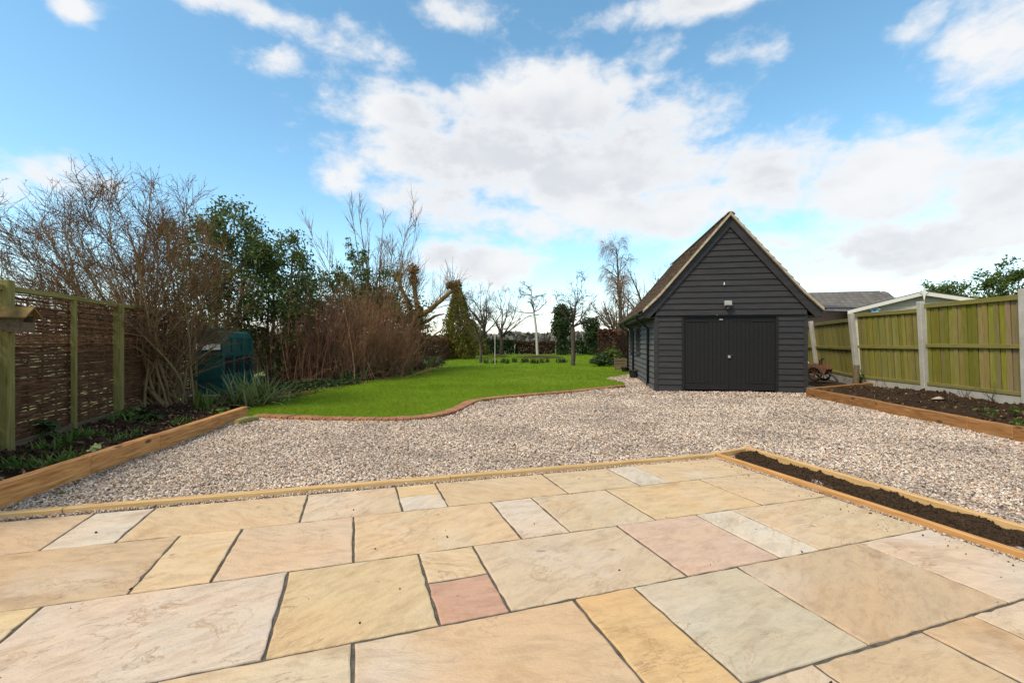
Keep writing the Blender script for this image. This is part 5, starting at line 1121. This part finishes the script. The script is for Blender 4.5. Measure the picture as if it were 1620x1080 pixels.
# ------------------------------------------------------------------ low plants
gb = 'spring bulbs coming up in the woven fence bed'
def bulb_label(u, v):
    x = P(u, v, .12); d = (x-sl_a).dot(Vector((-sl_dir.y, sl_dir.x, 0)))
    row = 'close behind the knotty sleeper' if d < .55 else ('in the middle of the woven fence bed' if d < 1.1 else 'at the foot of the woven fence'); sz = 'low green strap-leaved clump ' if u < 60 else ('bushy green strap-leaved clump ' if u < 125 else ('small green strap-leaved clump ' if u < 200 else 'green strap-leaved tuft near the bare shrub, '))
    return sz+row
for (u, v, n, ln) in ((10,742,26,.16),(28,740,30,.17),(52,738,24,.15),(76,742,34,.2),(96,733,30,.2),(112,727,26,.18),(60,716,28,.18),(82,712,30,.2),(105,704,34,.2),(118,696,30,.22),(135,693,28,.2),(150,690,26,.18),(168,692,24,.16),(182,703,26,.16),(196,697,26,.17),(212,690,24,.18),(205,672,24,.22),(180,668,22,.18),(280,672,24,.16),(296,668,22,.15),(240,672,18,.13),(145,657,20,.22),(128,664,22,.24)):
    strap_plant('bulb_plant', P(u, v, .12), int(n*.8), ln*.85, .0085, .16, 'leaf_bulb', bulb_label(u, v), 'plant', gb, .028, (5, 60))
def leafy(name, p, n, r, h, size, m, label, cat='plant', group=None, asp=.75, stalks=True):
    t = empty(name, tuple(p)); tag(t, label, cat, group); g = rng; a = g.uniform(0, 6.28, n); rr = r*np.sqrt(g.uniform(0, 1, n)); b = np.array(p)
    C_ = b+np.stack([rr*np.cos(a), rr*np.sin(a), h*(1-.6*(rr/r)**2)*g.uniform(.5, 1, n)], 1); nr = norm(np.stack([np.cos(a)*.5, np.sin(a)*.5, np.ones(n)], 1)+g.normal(0, .3, (n, 3))); tt = norm(np.cross(nr, g.normal(0, 1, (n, 3)))); bb = np.cross(nr, tt); s = size*g.uniform(.6, 1.3, (n, 1))
    k = 8; th = 2*np.pi*np.arange(k)/k; V = C_[:, None]+(tt[:, None]*np.cos(th)[None, :, None]+bb[:, None]*np.sin(th)[None, :, None]*asp)*(s*1.0)[:, None]*(1+g.normal(0, .12, (n, k, 1)))+nr[:, None]*(s[:, None]*.25)*np.cos(2*th)[None, :, None]
    np_obj('leaves', V.reshape(-1, 3), [np.arange(n*k).reshape(n, k)], G[m], t)
    if stalks:
        q = np.stack([np.tile(b, (n, 1))+g.normal(0, r*.1, (n, 3))*np.array([1, 1, 0]), (np.tile(b, (n, 1))+C_)/2+np.array([0, 0, h*.08]), C_], 1); V, Fq = tubes(q, np.full((n, 3), .0045), 4); np_obj('stalks', V, [Fq], G['leaf_mid'], t)
    return t
leafy('broad_leaf_plant', P(57, 698, .12), 20, .20, .26, .075, 'leaf_dark', 'dark broad-leaved plant beside the foot of the birdhouse post'); leafy('broad_leaf_plant', P(208, 662, .12), 40, .26, .16, .055, 'leaf_bulb', 'low mound of round green leaves below the second fence post'); leafy('broad_leaf_plant', P(235, 664, .12), 26, .2, .13, .05, 'leaf_dark', 'small dark leafy mound at the foot of the bare shrub'); leafy('broad_leaf_plant', P(345, 655, .12), 18, .14, .12, .045, 'leaf_bulb', 'small round-leaved plant beside the sleeper near the lawn')
hel = leafy('hellebore', P(150, 714, .16), 14, .06, .08, .032, 'flower', 'pale yellow flower beside the sleeper of the woven fence bed', 'flower')
strap_plant('iris_clump', P(322, 650, .1), 34, .42, .016, .10, 'leaf_mid', 'upright green leaved clump at the foot of the bare shrub', 'plant', None, .09, (3, 28))
for (u, v, n, lb) in ((385, 641, 120, 'arching pale green strap-leaved clump at the end of the sleepers, left half'), (412, 638, 120, 'arching pale green strap-leaved clump at the end of the sleepers, lawn side')): strap_plant('strap_leaf_clump', P(u, v, .02), n, .72, .016, .16, 'leaf_pale', lb, 'plant', 'pale strap-leaved clumps beside the oil tank', .18, (8, 65))
bgp = 'green border plants below the brown thicket'
for (u, v, n, ln, lb) in ((551, 606, 60, .62, 'arching strap-leaved plant at the lawn edge below the brown thicket'), (604, 597, 70, .75, 'dark green strap-leaved clump below the pollard tree'), (585, 600, 60, .7, 'broad dark strap-leaved clump in the border beside the thicket'), (640, 594, 50, .5, 'pale tipped grassy clump at the lawn edge'), (683, 581, 70, .7, 'dark spiky clump at the border end near the copper hedge'), (662, 584, 60, .6, 'grassy green clump between thicket and copper hedge')):
    strap_plant('border_plant', P(u, v, .01), n, ln, .018, .13, 'leaf_mid' if 'pale' in lb or 'grassy' in lb else 'leaf_dark', lb, 'plant', bgp, .2, (5, 55))
for (u, v, r, h, lb) in ((570, 600, .5, .5, 'low dark green bush in the border between strap-leaved plants'), (622, 592, .6, .6, 'rounded dark green bush in front of the pollard tree'), (655, 586, .5, .5, 'small dark bush at the narrow end of the border'), (690, 578, .45, .5, 'dark green bush touching the copper hedge')): leafy('border_bush', P(u, v, .0), 420, r, h, .045, 'leaf_dark', lb, 'bush', bgp)
def ivy_ground():
    pts = []
    for (u, v) in ((440,618),(460,617),(480,615),(500,613),(520,611),(540,608),(425,622),(455,612),(490,609),(515,606)):
        c0 = np.array(P(u, v)); n = 330; pts.append(c0+np.stack([rng.normal(0, .28, n), rng.normal(0, .35, n), np.abs(rng.normal(0, .06, n))+.02], 1))
    V, Fq = leaf_quads(np.concatenate(pts), .04, asp=.8, upbias=1.2); tag(np_obj('ivy_cover', V, [Fq], G['leaf_dark']), 'dark ivy ground cover between thicket and lawn', 'ivy', kind='stuff')
ivy_ground()
dg = 'daffodil clumps across the lawn'
for u in (770, 782, 796, 801, 814, 828, 833, 842, 850, 858, 866, 885, 888, 893): strap_plant('daffodil_clump', P(u, 574+random.uniform(-1.2, 1.6), .01), 30, .33, .020, .08, 'leaf_dark', ('dark daffodil clump in the lawn at the foot of the cane' if u < 790 else ('dark daffodil clump in the lawn before the crooked bare tree' if u < 820 else ('dark daffodil clump in the lawn before the round birch bed' if u < 870 else 'dark daffodil clump in the lawn beside the apple tree'))), 'plant', dg, .09, (2, 32))
cane = beam('cane', P(783, 577), P(783, 577)+up*1.75, .035, .035, G['bark_birch'], up=Vector((0, 1, 0)), bevel=.004); tag(cane, 'thin pale garden cane in the lawn beside the slender orchard tree', 'cane')
def round_bed(u, v, rx, ry):
    c0 = P(u, v); n = 28; o = MB().poly([(c0.x+rx*math.cos(2*math.pi*i/n)*random.uniform(.93, 1.05), c0.y+ry*math.sin(2*math.pi*i/n)*random.uniform(.93, 1.05), .03) for i in range(n)]+[(c0.x, c0.y, .14)], [(i, (i+1) % n, n) for i in range(n)]).build('lawn_bed', G['bed_soil']); o['kind'] = 'structure'
round_bed(853, 565, 1.9, 3.2); round_bed(787, 564, 1.2, 1.6)
# beside the garage end: shrub, crate
leafy('corner_bush', P(951, 580), 420, .6, .75, .05, 'leaf_dark', 'dark leafy bush at the lawn corner near the garage', 'bush'); leafy('corner_bush', P(968, 578), 420, .65, 1.1, .05, 'leaf_mid', 'lighter leafy bush between copper hedge and garage', 'bush')
cr = empty('wooden_crate', tuple(P(985, 585))); cr.matrix_basis = Matrix.Translation(P(985, 585)) @ Matrix.Rotation(R(-9), 4, 'Z'); tag(cr, 'old slatted wooden crate beside the far end of the garage', 'crate'); CM = world_of(cr)
for i in range(4): MB().box(-.35, .35, -.30, -.28, .02+i*.13, .13+i*.13).build('slat', G['old_wood'], cr, CM.copy())
for i in range(4): MB().box(-.35, -.33, -.279, .3, .02+i*.13, .13+i*.13).build('slat', G['old_wood'], cr, CM.copy())
for (x, y_) in ((-.32, -.27), (.32, -.27), (-.32, .27), (.32, .27)): MB().box(x-.02, x+.02, y_-.009, y_+.02, 0, .54).build('post', G['old_wood'], cr, CM.copy())
# right bed: stump, wood pieces, sprouts
stp = P(1354, 609, .12); o = MB().tube([stp-up*.05, stp+Vector((.01, 0, .3)), stp+Vector((.02, 0, .52))], [.085, .07, .06], 9).build('rotten_post', G['old_wood']); o.data.transform(Matrix.Translation(-stp)); o.location = stp; o.matrix_basis = Matrix.Translation(stp); tag(o, 'short rotten wooden post stub in the panel fence bed', 'post')
leafy('sprout', stp+Vector((.12, .0, .02)), 40, .12, .35, .03, 'leaf_dark', 'ivy sprout against the rotten post stub')
for (u, v, sx, sy, sz, lb, m) in ((1487, 630, .22, .07, .03, 'flat pale piece of split wood on the soil of the panel fence bed', 'stone_bit'), (1508, 622, .14, .11, .08, 'buff broken stone against the concrete gravel board', 'stone_bit')):
    q = P(u, v, .15); V, T = octa(np.array([q]), np.array([[sx, sy, sz]]), np.array([.4]), np.array([.1]), rng); tag(np_obj('broken_piece', V, [T], G[m], None, origin=tuple(q)), lb, 'debris')
def twiggy(p, n, h, label):
    s = stems(np.array(p), n, .05, (5, 60), (0, 360), (h*.5, h), .006, 6, .15, (0, 0, .02)); l1 = spawn(*s, 4, .2, 1, 45, h*.35, 4, .15, (0, 0, .02), .6); V1, F1 = tubes(*s, 4); V2, F2 = tubes(*l1, 3); tag(np_obj('pruned_stub', np.concatenate([V1, V2]), [F1, F2+len(V1)], G['bark_grey'], None, origin=tuple(p)), label, 'plant', 'pruned rose stubs in the panel fence bed')
for (u, v, n, h, lb) in ((1394, 613, 4, .3, 'small twiggy stub by the concrete post below the summerhouse'), (1526, 630, 9, .38, 'bushy pruned stub in the middle of the panel fence bed'), (1575, 634, 5, .45, 'tall curved pruned stub before the bright mossy panel'), (1333, 606, 4, .25, 'low twiggy stub near the rotten post')): twiggy(P(u, v, .13), n, h, lb)
for (u, v, n, lb) in ((1604, 655, 16, 'fresh green sprout in the panel fence bed by the last concrete post'), (1613, 677, 22, 'bright green seedling beside the sleeper of the panel fence bed'), (1555, 652, 7, 'tiny green seedling in the open soil of the panel fence bed'), (1570, 661, 8, 'small green seedling behind the third brown sleeper')): leafy('seedling', P(u, v, .13), n, .09, .16, .028, 'leaf_bulb', lb, 'plant', None, .5)
# mossy log at the end of the sleepers, weeds in the gravel
la_, lb2 = P(374, 668, .04), P(407, 661, .04); lg = MB().tube([la_+Vector((-.0, 0, .0)), la_.lerp(lb2, .5)+up*.012, lb2], [.045, .05, .035], 10).build('mossy_log', G['log']); lg.data.transform(Matrix.Translation(-la_)); lg.matrix_basis = Matrix.Translation(la_); tag(lg, 'short mossy yellow log lying at the end of the left sleepers', 'log')
for (u, v, n, lb) in ((100, 783, 70, 'low green weed patch in the gravel beside the left sleepers'), (1412, 653, 30, 'tiny weed at the foot of the panel fence bed sleeper')): strap_plant('gravel_weed', P(u, v, 0), n, .06, .004, .2, 'leaf_mid', lb, 'weed', 'weeds in the gravel', .02, (20, 80))

# ------------------------------------------------------------------ litter on the beds, crumbs on the slabs
def litter(name, quad, n, z, size, m, label, cat, flat=True):
    A, B, C0, D = [np.array(q[:2]) for q in quad]; u, v = rng.uniform(.02, .98, (n, 1)), rng.uniform(.02, .98, (n, 1)); xy = (A*(1-u)+B*u)*(1-v)+(D*(1-u)+C0*u)*v
    C_ = np.concatenate([xy, z+rng.uniform(0, .03, (n, 1))], 1); V, Fq = leaf_quads(C_, size, asp=.45, upbias=1.6); tag(np_obj(name, V, [Fq], G[m]), label, cat, kind='stuff')
litter('leaf_litter', (sl_near, sl_b, FL(8.4), FL(1.2)), 900, .125, .024, 'twig_red', 'dry brown leaves scattered over the woven fence bed', 'leaf litter')
litter('leaf_litter', (rs_a+rn*.15, rs_far+rn*.15, Vector((11.3, 4.5, 0)), ret_b), 700, .14, .022, 'twig_red', 'dry leaf scraps scattered over the panel fence bed', 'leaf litter')
litter('leaf_litter', (Vector((-4.6, 8.2, 0)), Vector((-3.9, 18, 0)), Vector((-5.6, 18, 0)), Vector((-6.0, 8.4, 0))), 700, .03, .03, 'twig_brown', 'fallen brown leaves under the thicket at the lawn edge', 'leaf litter')
def crumbs():
    n = 190; s_, t_ = rng.uniform(-2.2, 3.6, n), rng.uniform(.9, 3.9, n); near = rng.random(n) < .6; s_ = np.where(near, 3.55-np.abs(rng.normal(0, .18, n)), s_); C_ = np.array([W(float(a), float(b), .004) for a, b in zip(s_, t_)])
    V, T = octa(C_, np.abs(rng.normal(0, .0028, (n, 1)))*rng.uniform(.6, 1.4, (n, 3))+.0012, rng.uniform(0, 6.28, n), rng.normal(0, .4, n), rng); tag(np_obj('soil_crumbs', V, [T], G['soil']), 'tiny dark soil crumbs scattered over the patio slabs', 'soil', kind='stuff')
crumbs()
